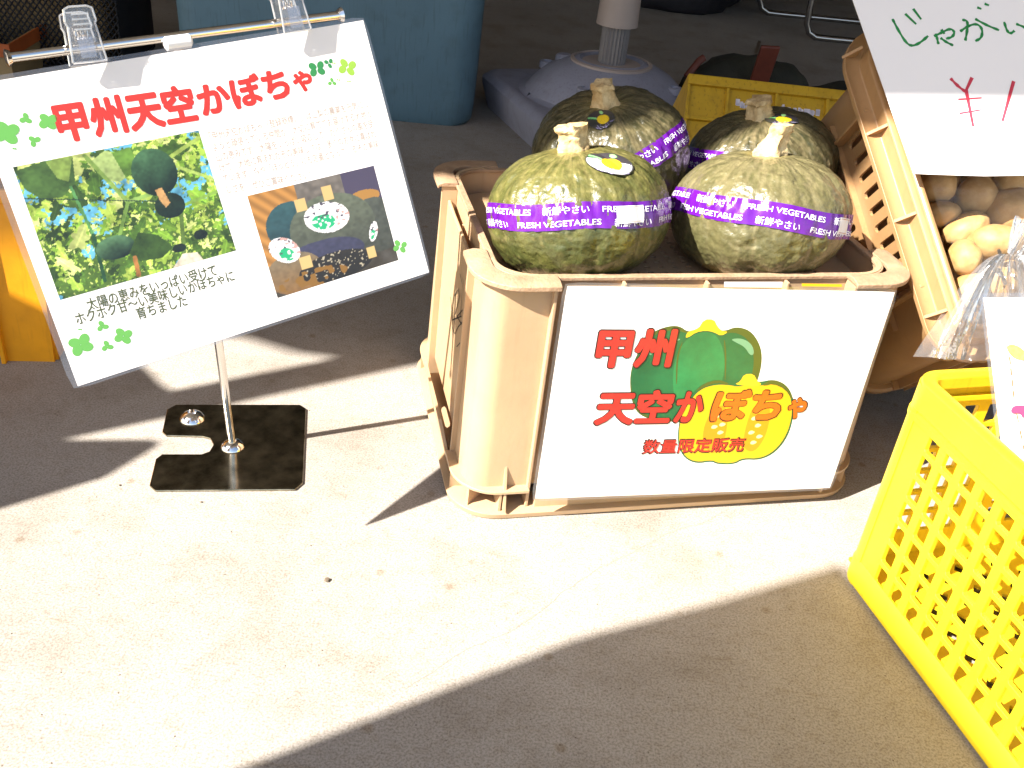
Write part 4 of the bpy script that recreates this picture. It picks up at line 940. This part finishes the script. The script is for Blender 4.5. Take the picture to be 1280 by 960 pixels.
# label card hanging from the bag
q = [ray(p, .985) for p in ((1256, 566), (1340, 680), (1227, 372))]
q = [ray((1252, 556), .99), ray((1352, 540), .99), ray((1227, 385), .985)]
lb = Card(q[0], q[1], q[2], .001); lt = thing('bag_label', q[0], 'white printed label with a leaf drawing, hanging from the potato bag', 'label')
uvs = [lb.uv(p) for p in ((1252, 556), (1263, 571), (1330, 640), (1400, 560), (1350, 372), (1230, 372))]
b = MB(); n = len(uvs); top = lb.P(np.array(uvs), np.zeros(n)); bot = lb.P(np.array(uvs), np.full(n, -.0006)); b.add(np.vstack([top, bot]), [tuple(range(n)), tuple(range(n, 2*n))[::-1]]+[(i, (i+1) % n, n+(i+1) % n, n+i) for i in range(n)])
lcard = put('card', b, M['paper'], lt, smooth=False)
u2 = [lb.uv(p) for p in ((1248, 560), (1261, 575), (1335, 650), (1410, 560), (1356, 366), (1225, 366))]
b = MB(); b.add(lb.P(np.array(u2), np.full(n, -.0012)), [tuple(range(n))]); put('sleeve', b, M['film'], lt, smooth=False)
lb.polys('leaf_print', [lb.pxpoly([(1256, 434), (1262, 430), (1272, 432), (1284, 442), (1286, 450), (1276, 450), (1264, 446)], 2)], M['leaf_tan'], lcard, .0002)
lb.strokes('dashed_line', [[(1261+.105*y*1.0, 446+y), (1261+.105*(y+9), 446+y+9)] for y in (0, 14, 28, 42)]+[[(1268, 508), (1272, 527)], [(1274, 538), (1277, 550)], [(1278, 556), (1281, 570)], [(1281, 576), (1284, 592)]], 1.6, M['brown_ink'], lcard, .0002)
lb.polys('pink_print', [lb.pxpoly([(1262, 514), (1265, 508), (1272, 506), (1300, 508), (1300, 522), (1290, 524), (1277, 522), (1274, 516), (1266, 517)], 1)], M['pink'], lcard, .0004)

# ================================================================== yellow diamond-mesh crate
def yellow_crate():
    H = .278; A = V(.414, .880, 0)                        # far-left corner; local x runs towards the viewer, y to the right
    ex = unit(V(.300, -.954, 0)); ey = V(-ex[1], ex[0], 0); ey = ey if ey[0] > 0 else -ey
    L, Wd = .52, .37; hw, hd = L/2, Wd/2
    c = A+ex*hw+ey*hd; m = M['yellow']
    t = thing('mesh_crate', c, 'bright yellow plastic crate with rows of small holes, at the right edge of the picture', 'crate')
    def fr(v):
        v = np.array(v, float); k = 1-.008*(1-v[:, 2]/H); return c+(v[:, 0]*k)[:, None]*ex+(v[:, 1]*k)[:, None]*ey+v[:, 2:3]*V(0, 0, 1)
    r = .022; th = .0045; iw, idp = hw-.0045, hd-.0045
    def dia(cx, cz, a, b_): return [(cx-a, cz), (cx-a*.85, cz-b_*.2), (cx, cz-b_), (cx+a*.85, cz-b_*.2), (cx+a, cz), (cx+a*.85, cz+b_*.2), (cx, cz+b_), (cx-a*.85, cz+b_*.2)]
    def cell(cx, cz, a=.0087, b_=.0122): return [(cx-a, cz-b_+.002), (cx-a+.0015, cz-b_), (cx+a, cz-b_), (cx+a, cz+b_-.002), (cx+a-.0015, cz+b_), (cx-a, cz+b_)]
    for s in (-1, 1):
        ln = iw-r; hol = [cell(-hw+.064+i*.0285, .228-j*.0305) for j in range(7) for i in range(15) if -hw+.064+i*.0285 < ln-.02]
        mb = holed([(-ln, .0), (ln, .0), (ln, H-.006), (-ln, H-.006)], hol, th, .0005)
        v = np.array(mb.v); P = np.stack([v[:, 0], s*idp+v[:, 2], v[:, 1]], 1); link_mesh('wall', fr(P), mb.f, m, t, smooth=False)
        ln = idp-r; hol = [cell(x, .222-j*.0305) for j in range(6) for x in np.arange(-4, 5)*.0315]
        mb = holed([(-ln, .0), (ln, .0), (ln, H-.006), (-ln, H-.006)], hol, th, .0005)
        v = np.array(mb.v); P = np.stack([s*iw+v[:, 2], v[:, 0], v[:, 1]], 1); link_mesh('wall', fr(P), mb.f, m, t, smooth=False)
    for sx in (-1, 1):
        for sy in (-1, 1): put('corner_post', sweep(corner_path(iw+.001, idp+.001, r, r+.002, sx, sy, 8), [(-.003, .0), (.003, .0), (.003, H-.004), (-.003, H-.004)]), m, t, fr)
    put('rim', sweep(rr_path(hw, hd, .03, 8), [(-.016, H-.014), (-.016, H), (-.012, H+.003), (-.004, H+.003), (0, H), (.001, H-.030), (-.002, H-.030), (-.003, H-.006), (-.010, H-.006)], True), m, t, fr, angle=40, bevel=.001)
    put('lower_band', sweep(rr_path(iw+.002, idp+.002, r+.002, 8), [(0, .001), (.0035, .003), (.004, .030), (.001, .036), (0, .036)], True), m, t, fr, angle=50)
    put('side_rail', sweep(rr_path(iw+.001, idp+.001, r+.001, 8), [(0, H-.045), (.0045, H-.042), (.0045, H-.036), (0, H-.033)], True), m, t, fr, angle=50)
    mb = holed([(-iw, -idp), (iw, -idp), (iw, idp), (-iw, idp)], [dia((i+(.5 if j % 2 else 0))*.036, j*.026, .010, .009) for j in range(-5, 6) for i in range(-6, 6)], .004)
    v = np.array(mb.v); v[:, 2] += .02; link_mesh('floor', fr(v), mb.f, m, t, smooth=False)
    # a second shallow insert rail inside, seen over the rim
    b = MB(); b.box(-iw+.003, -iw+.009, -idp+.05, idp-.05, H-.032, H-.027); put('inner_ledge', b, m, t, fr, smooth=False)
yellow_crate()

# ================================================================== things behind, in the shade of the tent
# blue tub
def tub():
    c = onz((410, 150)); c = V(-.555, 2.60, 0); t = thing('plastic_tub', c, 'large blue grey plastic tub standing behind the poster', 'tub')
    fr = yawf(c, .06); rg = []
    for z, k in ((.0, .94), (.012, .965), (.05, .975), (.25, .99), (.50, 1.02)): rg.append([(x*k, y*k, z) for x, y in rrect(.375, .23, .06, 8)])
    for z, k in ((.50, .985), (.06, .955)): rg.append([(x*k, y*k, z) for x, y in rrect(.375, .23, .06, 8)])
    put('tub_wall', MB().rings(rg), M['blue'], t, fr, angle=50)
    put('tub_rim', sweep(rr_path(.383, .235, .06, 8), [(-.01, .495), (.012, .495), (.012, .515), (-.01, .515)], True), M['blue'], t, fr, bevel=.002)
tub()
# parasol base
def parasol():
    c = onz((752, 160)); c = V(c[0], c[1], 0); t = thing('parasol_base', c, 'grey square plastic parasol base with a domed centre and a pole stub', 'parasol base')
    _f = yawf(c, .42); fr = lambda v: _f(np.asarray(v, float)*V(1.06, 1.06, 1.05))
    def blend(k, hw_, rr): return rrect(hw_, hw_*.92, rr, 8)
    rg = [[(x, y, z) for x, y in rrect(a, a*.95, r_, 10)] for a, r_, z in ((.240, .05, .0), (.256, .055, .060), (.256, .055, .074), (.246, .055, .084), (.236, .06, .087), (.226, .19, .088), (.218, .20, .084), (.205, .20, .090), (.188, .185, .112), (.158, .155, .138), (.118, .115, .158), (.088, .085, .167), (.080, .078, .170), (.072, .070, .164), (.045, .043, .160))]
    put('shell', MB().rings(rg), M['grey'], t, fr, angle=30)
    for k in range(4):
        q = math.pi/4+k*math.pi/2; b = MB().lathe([(.020, .120), (.020, .135), (.012, .137), (.010, .130), (.0001, .130)], 18, (.165*math.cos(q), .165*math.sin(q))); put('screw_boss', b, M['grey'], t, fr, angle=40)
    b = MB().lathe([(.100, .160), (.100, .168), (.092, .170), (.090, .164), (.0001, .164)], 36); put('socket_ring', b, M['beige'], t, fr, angle=40)
    b = MB().lathe([(.022, .12), (.022, .155), (.016, .160), (.0001, .160)], 18, (-.085, .09)); put('water_cap', b, M['grey'], t, fr)
    b = MB().lathe([(.018, .10), (.018, .131), (.014, .134), (.0001, .134)], 18, (-.12, -.05)); put('plug', b, M['grey'], t, fr)
    rg = []
    for z in (.14, .42): rg.append([((.034 if j % 2 else .0315)*math.cos(q), (.034 if j % 2 else .0315)*math.sin(q), z) for j, q in enumerate(np.linspace(0, 2*math.pi, 48, endpoint=False))])
    put('tube', MB().rings(rg), M['pipe'], t, fr, smooth=False)
    b = MB().lathe([(.036, .252), (.050, .253), (.0495, .26), (.047, .33), (.052, .345), (.052, .39), (.036, .392)], 40); put('locking_collar', b, M['beige'], t, fr, angle=30)
parasol()
# dark crate of bags and yellow printed crate behind the pumpkins
def back_crate():
    # lies tipped back, its printed side towards the viewer
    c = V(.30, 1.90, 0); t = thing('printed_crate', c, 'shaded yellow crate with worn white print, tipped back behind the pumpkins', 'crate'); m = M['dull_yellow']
    ex = unit(V(1, .02, 0)); ez = unit(V(0, .62, .78)); ey = np.cross(ez, ex); fr = frame(c, ex, ey, ez); W_, H, D_ = .52, .335, .24     # x along the face, z up the face, y away behind it
    b = MB(); b.box(0, W_, 0, .006, 0, H); put('wall', b, m, t, fr, smooth=False)
    for x in (0, W_-.006): b = MB(); b.box(x, x+.006, .0065, D_, 0, H); put('wall', b, m, t, fr, smooth=False)
    b = MB(); b.box(.0065, W_-.0065, D_-.006, D_, 0, H); put('wall', b, m, t, fr, smooth=False)
    b = MB(); b.box(.0065, W_-.0065, .0065, D_-.0065, 0, .006); put('floor', b, m, t, fr, smooth=False)
    for z in (H-.022, H-.10, H-.19): b = MB(); b.box(0, W_, -.010, -.0003, z, z+(.022 if z > .27 else .008)); put('band', b, m, t, fr, smooth=False, bevel=.0015)
    for x in (.0, .085, .19, .30, .41, .51): b = MB(); b.box(x, x+.006, -.008, -.0003, .0, H-.0225); put('rib', b, m, t, fr, smooth=False)
    rr = random.Random(5)
    for x0, z0, n, h in ((.105, H-.062, 6, .018), (.205, H-.064, 7, .018), (.315, H-.060, 5, .018), (.115, H-.145, 6, .030), (.205, H-.145, 7, .030), (.315, H-.145, 6, .030)):
        b = MB()
        for k in range(n):
            for q in range(3): a = x0+k*.0125+rr.random()*.004; zz = z0+rr.random()*h*.5; b.box(a, a+.009*(.5+.6*rr.random()), -.0012, -.0004, zz, zz+h*(.3+.5*rr.random()))
        put('worn_print', b, M['white_ink'], t, fr, smooth=False)
back_crate()
def blobby(name, c, r, m, lab, cat, seed=0, squash=.0, sub=None, parent=None, base=None):
    nu, nv = 64, 32; T, P = np.meshgrid(np.linspace(0, 2*np.pi, nu, endpoint=False), np.linspace(.01, np.pi-.01, nv)); d = np.stack([np.sin(P)*np.cos(T), np.sin(P)*np.sin(T), np.cos(P)], -1)
    s = 1+.16*fbm(d*1.6+seed, 3); X = (d*s[..., None]*V(*r)).reshape(-1, 3)+V(*c); X[:, 2] = np.maximum(X[:, 2], .001)
    f = [(i*nu+j, (i+1)*nu+j, (i+1)*nu+(j+1) % nu, i*nu+(j+1) % nu) for i in range(nv-1) for j in range(nu)]+[tuple(range(nu)), tuple(range((nv-1)*nu, nv*nu))[::-1]]
    return link_mesh(name, X, f, m, parent, base=(c[0], c[1], 0) if parent is None else None, angle=70)
bt2 = thing('shoulder_bag', (.86, 2.9, 0), 'dark cloth bag with a red leather tab, lying behind the printed yellow crate', 'bag')
blobby('bag_body', (.57, 2.80, .04), (.19, .13, .13), M['dgreen'], '', '', 3, parent=bt2); blobby('bag_flap', (.97, 2.86, .02), (.25, .16, .09), M['dgreen'], '', '', 8, parent=bt2)
b = MB(); b.box(-.026, .026, -.006, .006, -.10, .05); put('leather_tab', b, M['leather'], bt2, frame(tuple(ray((956, 80), 2.58)), (1, 0, .05), (0, 1, .2), (.05, -.2, 1)), smooth=False, bevel=.004)
b = MB(); b.tube([tuple(ray(p, 2.62)) for p in ((858, 96), (866, 86), (874, 76), (880, 72))], .010, 10); put('leather_handle', b, M['leather'], bt2)
b = MB(); b.box(-.004, .004, -.008, -.005, -.0, .035); put('buckle', b, M['chrome'], bt2, frame(tuple(ray((944, 66), 2.56)), (1, 0, .05), (0, 1, .2), (.05, -.2, 1)), smooth=False)
tag(blobby('sack', (.52, 4.45, .22), (.42, .3, .30), M['dark'], '', '', 5), 'dark bulging sack on the ground at the top edge, far behind the pumpkins', 'sack')
# chair
def chair():
    p = [onz((1003, 50)), onz((1075, 52))]; t = thing('pipe_chair', p[0], 'chrome tube chair of which only the bent legs show at the top', 'chair')
    a = onz((1012, 50)); x = V(1, .08, 0)
    fl = [(a+V(-.03, 0, .45)), a+V(-.03, 0, .12), a+V(-.026, 0, .06), a+V(-.01, 0, .028), a+V(.02, 0, .013), a+V(.06, 0.004, .012), a+x*.5+V(0, 0, .012), a+x*.53+V(0, 0, .03), a+x*.55+V(0, 0, .45)]
    put('leg', MB().tube(fl, .0125, 14), M['dull_chrome'], t)
    f2 = [p_+V(-.12, .42, 0) for p_ in fl]; f2 = [q if i not in (0, 1) else q for i, q in enumerate(f2)]
    put('leg', MB().tube(f2, .0125, 14), M['dull_chrome'], t)
    b = MB(); s = a+V(.2, .2, .46); b.box(s[0]-.22, s[0]+.22, s[1]-.2, s[1]+.2, .45, .48); put('seat', b, M['dark'], t, smooth=False, bevel=.01)
chair()
# orange crate at the left edge
def orange_crate():
    c = onz((70, 452)); t = thing('orange_crate', (c[0]-.2, c[1]+.2, 0), 'glossy orange plastic crate at the left edge, partly behind the poster', 'crate'); fr = yawf((c[0]-.002, c[1]+.002, 0), .18); H = .26; m = M['orange']
    def F3(v): v = np.array(v, float); k = v[:, 2]/H; v[:, 0] += .022*k*0; return fr(v)
    mb = holed([(-.36, .0), (-.30, 0), (-.285, .035), (-.075, .035), (-.062, .0), (0, 0), (.008, H), (-.37, H)], [], .006); v = np.array(mb.v); P = np.stack([v[:, 0], v[:, 2], v[:, 1]], 1); link_mesh('wall', F3(P), mb.f, m, t, smooth=False)
    P = np.stack([v[:, 0], v[:, 2]+.30, v[:, 1]], 1); link_mesh('wall', F3(P), mb.f, m, t, smooth=False)
    b = MB(); b.box(-.002, .004, .003, .297, 0, H); b.box(-.364, -.358, .003, .297, 0, H); put('wall', b, m, t, F3, smooth=False)
    b = MB(); b.box(-.36, 0, .003, .297, .035, .040); put('floor', b, m, t, F3, smooth=False)
    b = MB(); b.box(-.375, .014, -.010, .0, H-.02, H); b.box(-.375, .014, .3, .31, H-.02, H); b.box(.004, .014, 0, .3, H-.02, H); put('rim', b, m, t, F3, smooth=False, bevel=.002)
    b = MB(); b.box(-.068, -.062, -.012, -.003, .0, H-.02); put('rib', b, m, t, F3, smooth=False, bevel=.001)
orange_crate()
# wire basket with a paper bag
def basket():
    c = V(-1.335, 2.66, 0); t = thing('wire_basket', c, 'black mesh basket standing between the poster clips, behind', 'basket'); hw, hd, H = .20, .15, .20
    b = MB()
    for z in (.004, H): 
        p = [(*q, z) for q in rrect(hw, hd, .03, 5)]; b.tube([V(*x) for x in p]+[V(*p[0])], .004, 6)
    fr = yawf(c, .1); put('frame', b, M['wire'], t, fr)
    b = MB()
    for k in range(-26, 27):
        x0 = k*.0155
        for s in (-1, 1):
            x1 = x0+s*H*.8; 
            def cl(xa, za, xb, zb):
                if xa < -hw: za += (zb-za)*(-hw-xa)/(xb-xa); xa = -hw
                if xa > hw: za += (zb-za)*(hw-xa)/(xb-xa); xa = hw
                if xb < -hw: zb = za+(zb-za)*(-hw-xa)/(xb-xa); xb = -hw
                if xb > hw: zb = za+(zb-za)*(hw-xa)/(xb-xa); xb = hw
                return xa, za, xb, zb
            if max(x0, x1) < -hw or min(x0, x1) > hw or (x0 < -hw and x1 < -hw): continue
            xa, za, xb, zb = cl(x0, .0, x1, H)
            if abs(xa-xb) < .004: continue
            b.tube([V(xa, -hd, za), V(xb, -hd, zb)], .0022, 4)
    o = put('mesh', b, M['wire'], t, fr); o['kind'] = 'stuff'
    b = MB(); b.box(-hw, hw, hd-.004, hd, 0, H); b.box(-hw, -hw+.003, -hd, hd, 0, H); b.box(hw-.003, hw, -hd, hd, 0, H); b.box(-hw, hw, -hd, hd, 0, .004); put('lining', b, M['dark'], t, fr, smooth=False)
    t2 = thing('paper_bag', c+V(0, 0, .01), 'crumpled brown paper bag standing in the black basket', 'bag')
    rg = []
    for k in range(12):
        z = .01+k*.036; rg.append([(x*(1-.02*k*.3)+.012*vnoise(V(x*12, y*12, z*9)), y*(1-.03*k*.3)+.014*vnoise(V(x*12+5, y*12, z*9)), z) for x, y in rrect(.15, .105, .02, 5)])
    put('sack_wall', MB().rings(rg), M['kraft'], t2, fr, angle=30)
basket()
# crate-like boxes far left
def box_thing(name, c, yaw, dims, m, lab, cat, lid=None):
    t = thing(name, c, lab, cat); fr = yawf(c, yaw); a, d, h = dims
    for nm, bx in (('side', (-a, a, -d, -d+.006, 0, h)), ('side', (-a, a, d-.006, d, 0, h)), ('side', (-a, -a+.006, -d+.006, d-.006, 0, h)), ('side', (a-.006, a, -d+.006, d-.006, 0, h)), ('bottom', (-a+.006, a-.006, -d+.006, d-.006, .001, .007))):
        b = MB(); b.box(*bx); put(nm, b, m, t, fr, smooth=False)
    b = MB(); b.box(-a-.004, a+.004, -d-.004, -d, h-.03, h+.002); b.box(a, a+.004, -d, d, h-.03, h+.002); put('edge_trim', b, lid or m, t, fr, smooth=False)
box_thing('red_box', V(-1.98, 3.22, 0), .25, (.22, .16, .30), M['rust'], 'rust orange box with a dark edge in the top left corner', 'box', M['wire'])
box_thing('brown_carton', V(-1.54, 2.42, 0), .10, (.22, .12, .10), M['kraft'], 'low brown carton at the left edge behind the end of the crossbar', 'carton', M['rust'])
b = MB().lathe([(.12, .0), (.17, .02), (.185, .06), (.18, .10), (.172, .10), (.16, .03), (.0001, .025)], 40, (-1.69, 3.35)); tag(put('bowl', b, M['dark'], base=(-1.69, 3.35, 0)), 'dark round bowl at the top edge, left of the basket', 'bowl')
b = MB().lathe([(.06, .101), (.085, .105), (.09, .125), (.085, .128), (.078, .112), (.0001, .108)], 32, (-1.60, 2.42)); tag(put('dish', b, M['chrome'], base=(-1.60, 2.42, .1)), 'small shiny dish on the brown carton at the left edge', 'dish')

# hairline crack in the concrete, part of the ground
cr = [onz(p) for p in ((505, 862), (560, 826), (612, 800), (660, 775), (700, 742), (760, 706), (830, 668), (905, 640))]; cp = [V(*p) for p in cr]
for _ in range(4):
    q = [cp[0]]
    for a, b in zip(cp, cp[1:]): m_ = (a+b)/2; d_ = unit(b-a); q += [m_+V(-d_[1], d_[0], 0)*random.uniform(-.06, .06)*np.linalg.norm(b-a), b]
    cp = q
b = MB(); vs = []
for i, p in enumerate(cp):
    d_ = unit(cp[min(i+1, len(cp)-1)]-cp[max(i-1, 0)]); w_ = random.uniform(.00015, .00045); vs += [p+V(-d_[1], d_[0], 0)*w_+V(0, 0, .0003), p-V(-d_[1], d_[0], 0)*w_+V(0, 0, .0003)]
b.add(vs, [(2*i, 2*i+1, 2*i+3, 2*i+2) for i in range(len(cp)-1)]); put('crack', b, mat('crack', (.26, .22, .18), .9), go, smooth=False)
# small grit on the ground
b = MB()
for p, s in (((409, 726), .0035), ((150, 607), .0016), ((252, 628), .0015)):
    c = onz(p); b.lathe([(s*.6, .0), (s, s*.4), (s*.7, s*.9), (.0001, s)], 7, (c[0], c[1]))
for k in range(160):
    c = (random.uniform(-.5, .55), random.uniform(.5, 1.1)); s = random.uniform(.0004, .0010); b.lathe([(s*.6, .0), (s, s*.4), (.0001, s)], 5, c)
o = put('grit', b, mat('grit', (.12, .09, .06), .9)); o['kind'] = 'stuff'; o['label'] = 'small dark grains scattered on the concrete'

# ================================================================== the market tent that shades the back, outside the picture
a_ = V(math.sin(SAZ), -math.cos(SAZ), 0); b_ = -np.cross(a_, SUN); hz = V(math.cos(SAZ), math.sin(SAZ), 0)
b_ = b_ if b_[2] > 0 else -b_
def at_z(a, b, z): t_ = (z-b*b_[2])/SUN[2]; return a*a_+b*b_+t_*SUN
def at_k(a, b, K): t_ = (K+b*(b_@hz))/(-(SUN@hz)); return a*a_+b*b_+t_*SUN
edge = [(-.60, 1.24), (-.665, 1.135), (-.71, 1.07), (-.75, 1.01), (-.80, .965), (-.86, .975), (-.886, .975), (-.892, .93), (-.905, .895), (-.924, .86), (-.912, .83), (-.920, .795), (-.94, .762), (-.97, .735), (-1.02, .69), (-1.05, .63), (-1.085, .595), (-1.115, .55), (-1.14, .44), (-1.154, .325), (-1.204, .278), (-1.274, .24)]
pts = [at_z(a, b, 2.2) for a, b in edge]
tt = thing('market_tent', (-1.71, .21, 0), 'pale canvas market tent over the back of the stall', 'tent')
poly = [V(4.5, .15, 2.2), *pts, V(-2.6, -.12, 2.2), V(-6.5, -.3, 2.2), V(-6.5, 7.5, 2.2), V(4.5, 7.5, 2.2)]
n = len(poly); b = MB(); b.prism([(p[0], p[1]) for p in poly], 2.2, 2.206); put('roof', b, M['canvas'], tt, smooth=False)
lp = at_k(-1.135, 0, 1.3); b = MB(); b.box(lp[0]-.0235, lp[0]+.0235, lp[1]-.0235, lp[1]+.0235, 0, 2.2)
put('leg', b, M['steel'], tt, smooth=False, bevel=.002)
for x, y in ((4.3, .35), (-6.3, 7.3), (4.3, 7.3)): b = MB(); b.box(x-.025, x+.025, y-.025, y+.025, 0, 2.2); put('leg', b, M['steel'], tt, smooth=False)
b = MB(); b.box(-6.5, 4.5, 7.45, 7.47, 0, 2.2); put('back_shade_curtain', b, M['shade_curtain'], tt, smooth=False)  # unseen curtains added round the tent to darken the background
b = MB(); b.box(4.4, 4.42, 1.2, 7.4, 0, 2.2); put('side_shade_curtain', b, M['shade_curtain'], tt, smooth=False)
b = MB(); b.box(-6.45, -6.43, 1.5, 7.4, 0, 2.2); put('side_shade_curtain', b, M['shade_curtain'], tt, smooth=False)
def panel_from(name, AB, K, m, parent, th=.012):
    P = [at_k(a, b, K) for a, b in AB]; n = len(P); b = MB(); Q = [p-hz*th for p in P]
    b.add(P+Q, [tuple(range(n)), tuple(range(n, 2*n))[::-1]]+[(i, (i+1) % n, n+(i+1) % n, n+i) for i in range(n)]); return put(name, b, m, parent, smooth=False)
K = 1.0
k0 = lambda a, z=0.02: (a, (z-.933*K)/1.367)            # b value at which the panel reaches the floor
P0 = at_k(*k0(-.4), K); mt = thing('near_shade_occluder', (P0[0], P0[1], 0), 'plywood board on legs standing beside the photographer', 'board')  # added out of view; its outline is shaped by the near ground shade
panel_from('board', [(-.56, -.35), (-.545, .10), (-.542, .329), (-.518, .450), (-.50, .578), (-.35, .551), (-.20, .520), (.05, .468), (.05, -.35)], K, M['wood'], mt)
for a in (-.53, .02): panel_from('leg', [k0(a), (a, -.35), (a+.03, -.35), (k0(a)[0]+.03, k0(a)[1])], K, M['wood'], mt, .03)
K = 1.0; P0 = at_k(*k0(-1.06), K); mt = thing('left_shade_blocker', (P0[0], P0[1], 0), 'folded cloth banner on a short post left of the picture', 'banner')  # unseen cut-outs added to throw the curved shadows on the left ground
panel_from('banner', [(-1.165, -.04), (-1.10, .055), (-1.062, .118), (-1.050, .122), (-1.040, .112), (-1.006, .070), (-.993, -.01), (-.99, -.2), (-1.14, -.2)], K, M['canvas'], mt, .02)
panel_from('banner', [(-2.4, .05), (-1.36, .100), (-1.29, .127), (-1.233, .139), (-1.19, .145), (-1.166, .151), (-1.158, -.2), (-2.4, -.2)], K, M['canvas'], mt, .02)
panel_from('post', [k0(-1.07), (-1.07, -.2), (-1.04, -.2), (-1.04, k0(0)[1])], K, M['wood'], mt, .03)
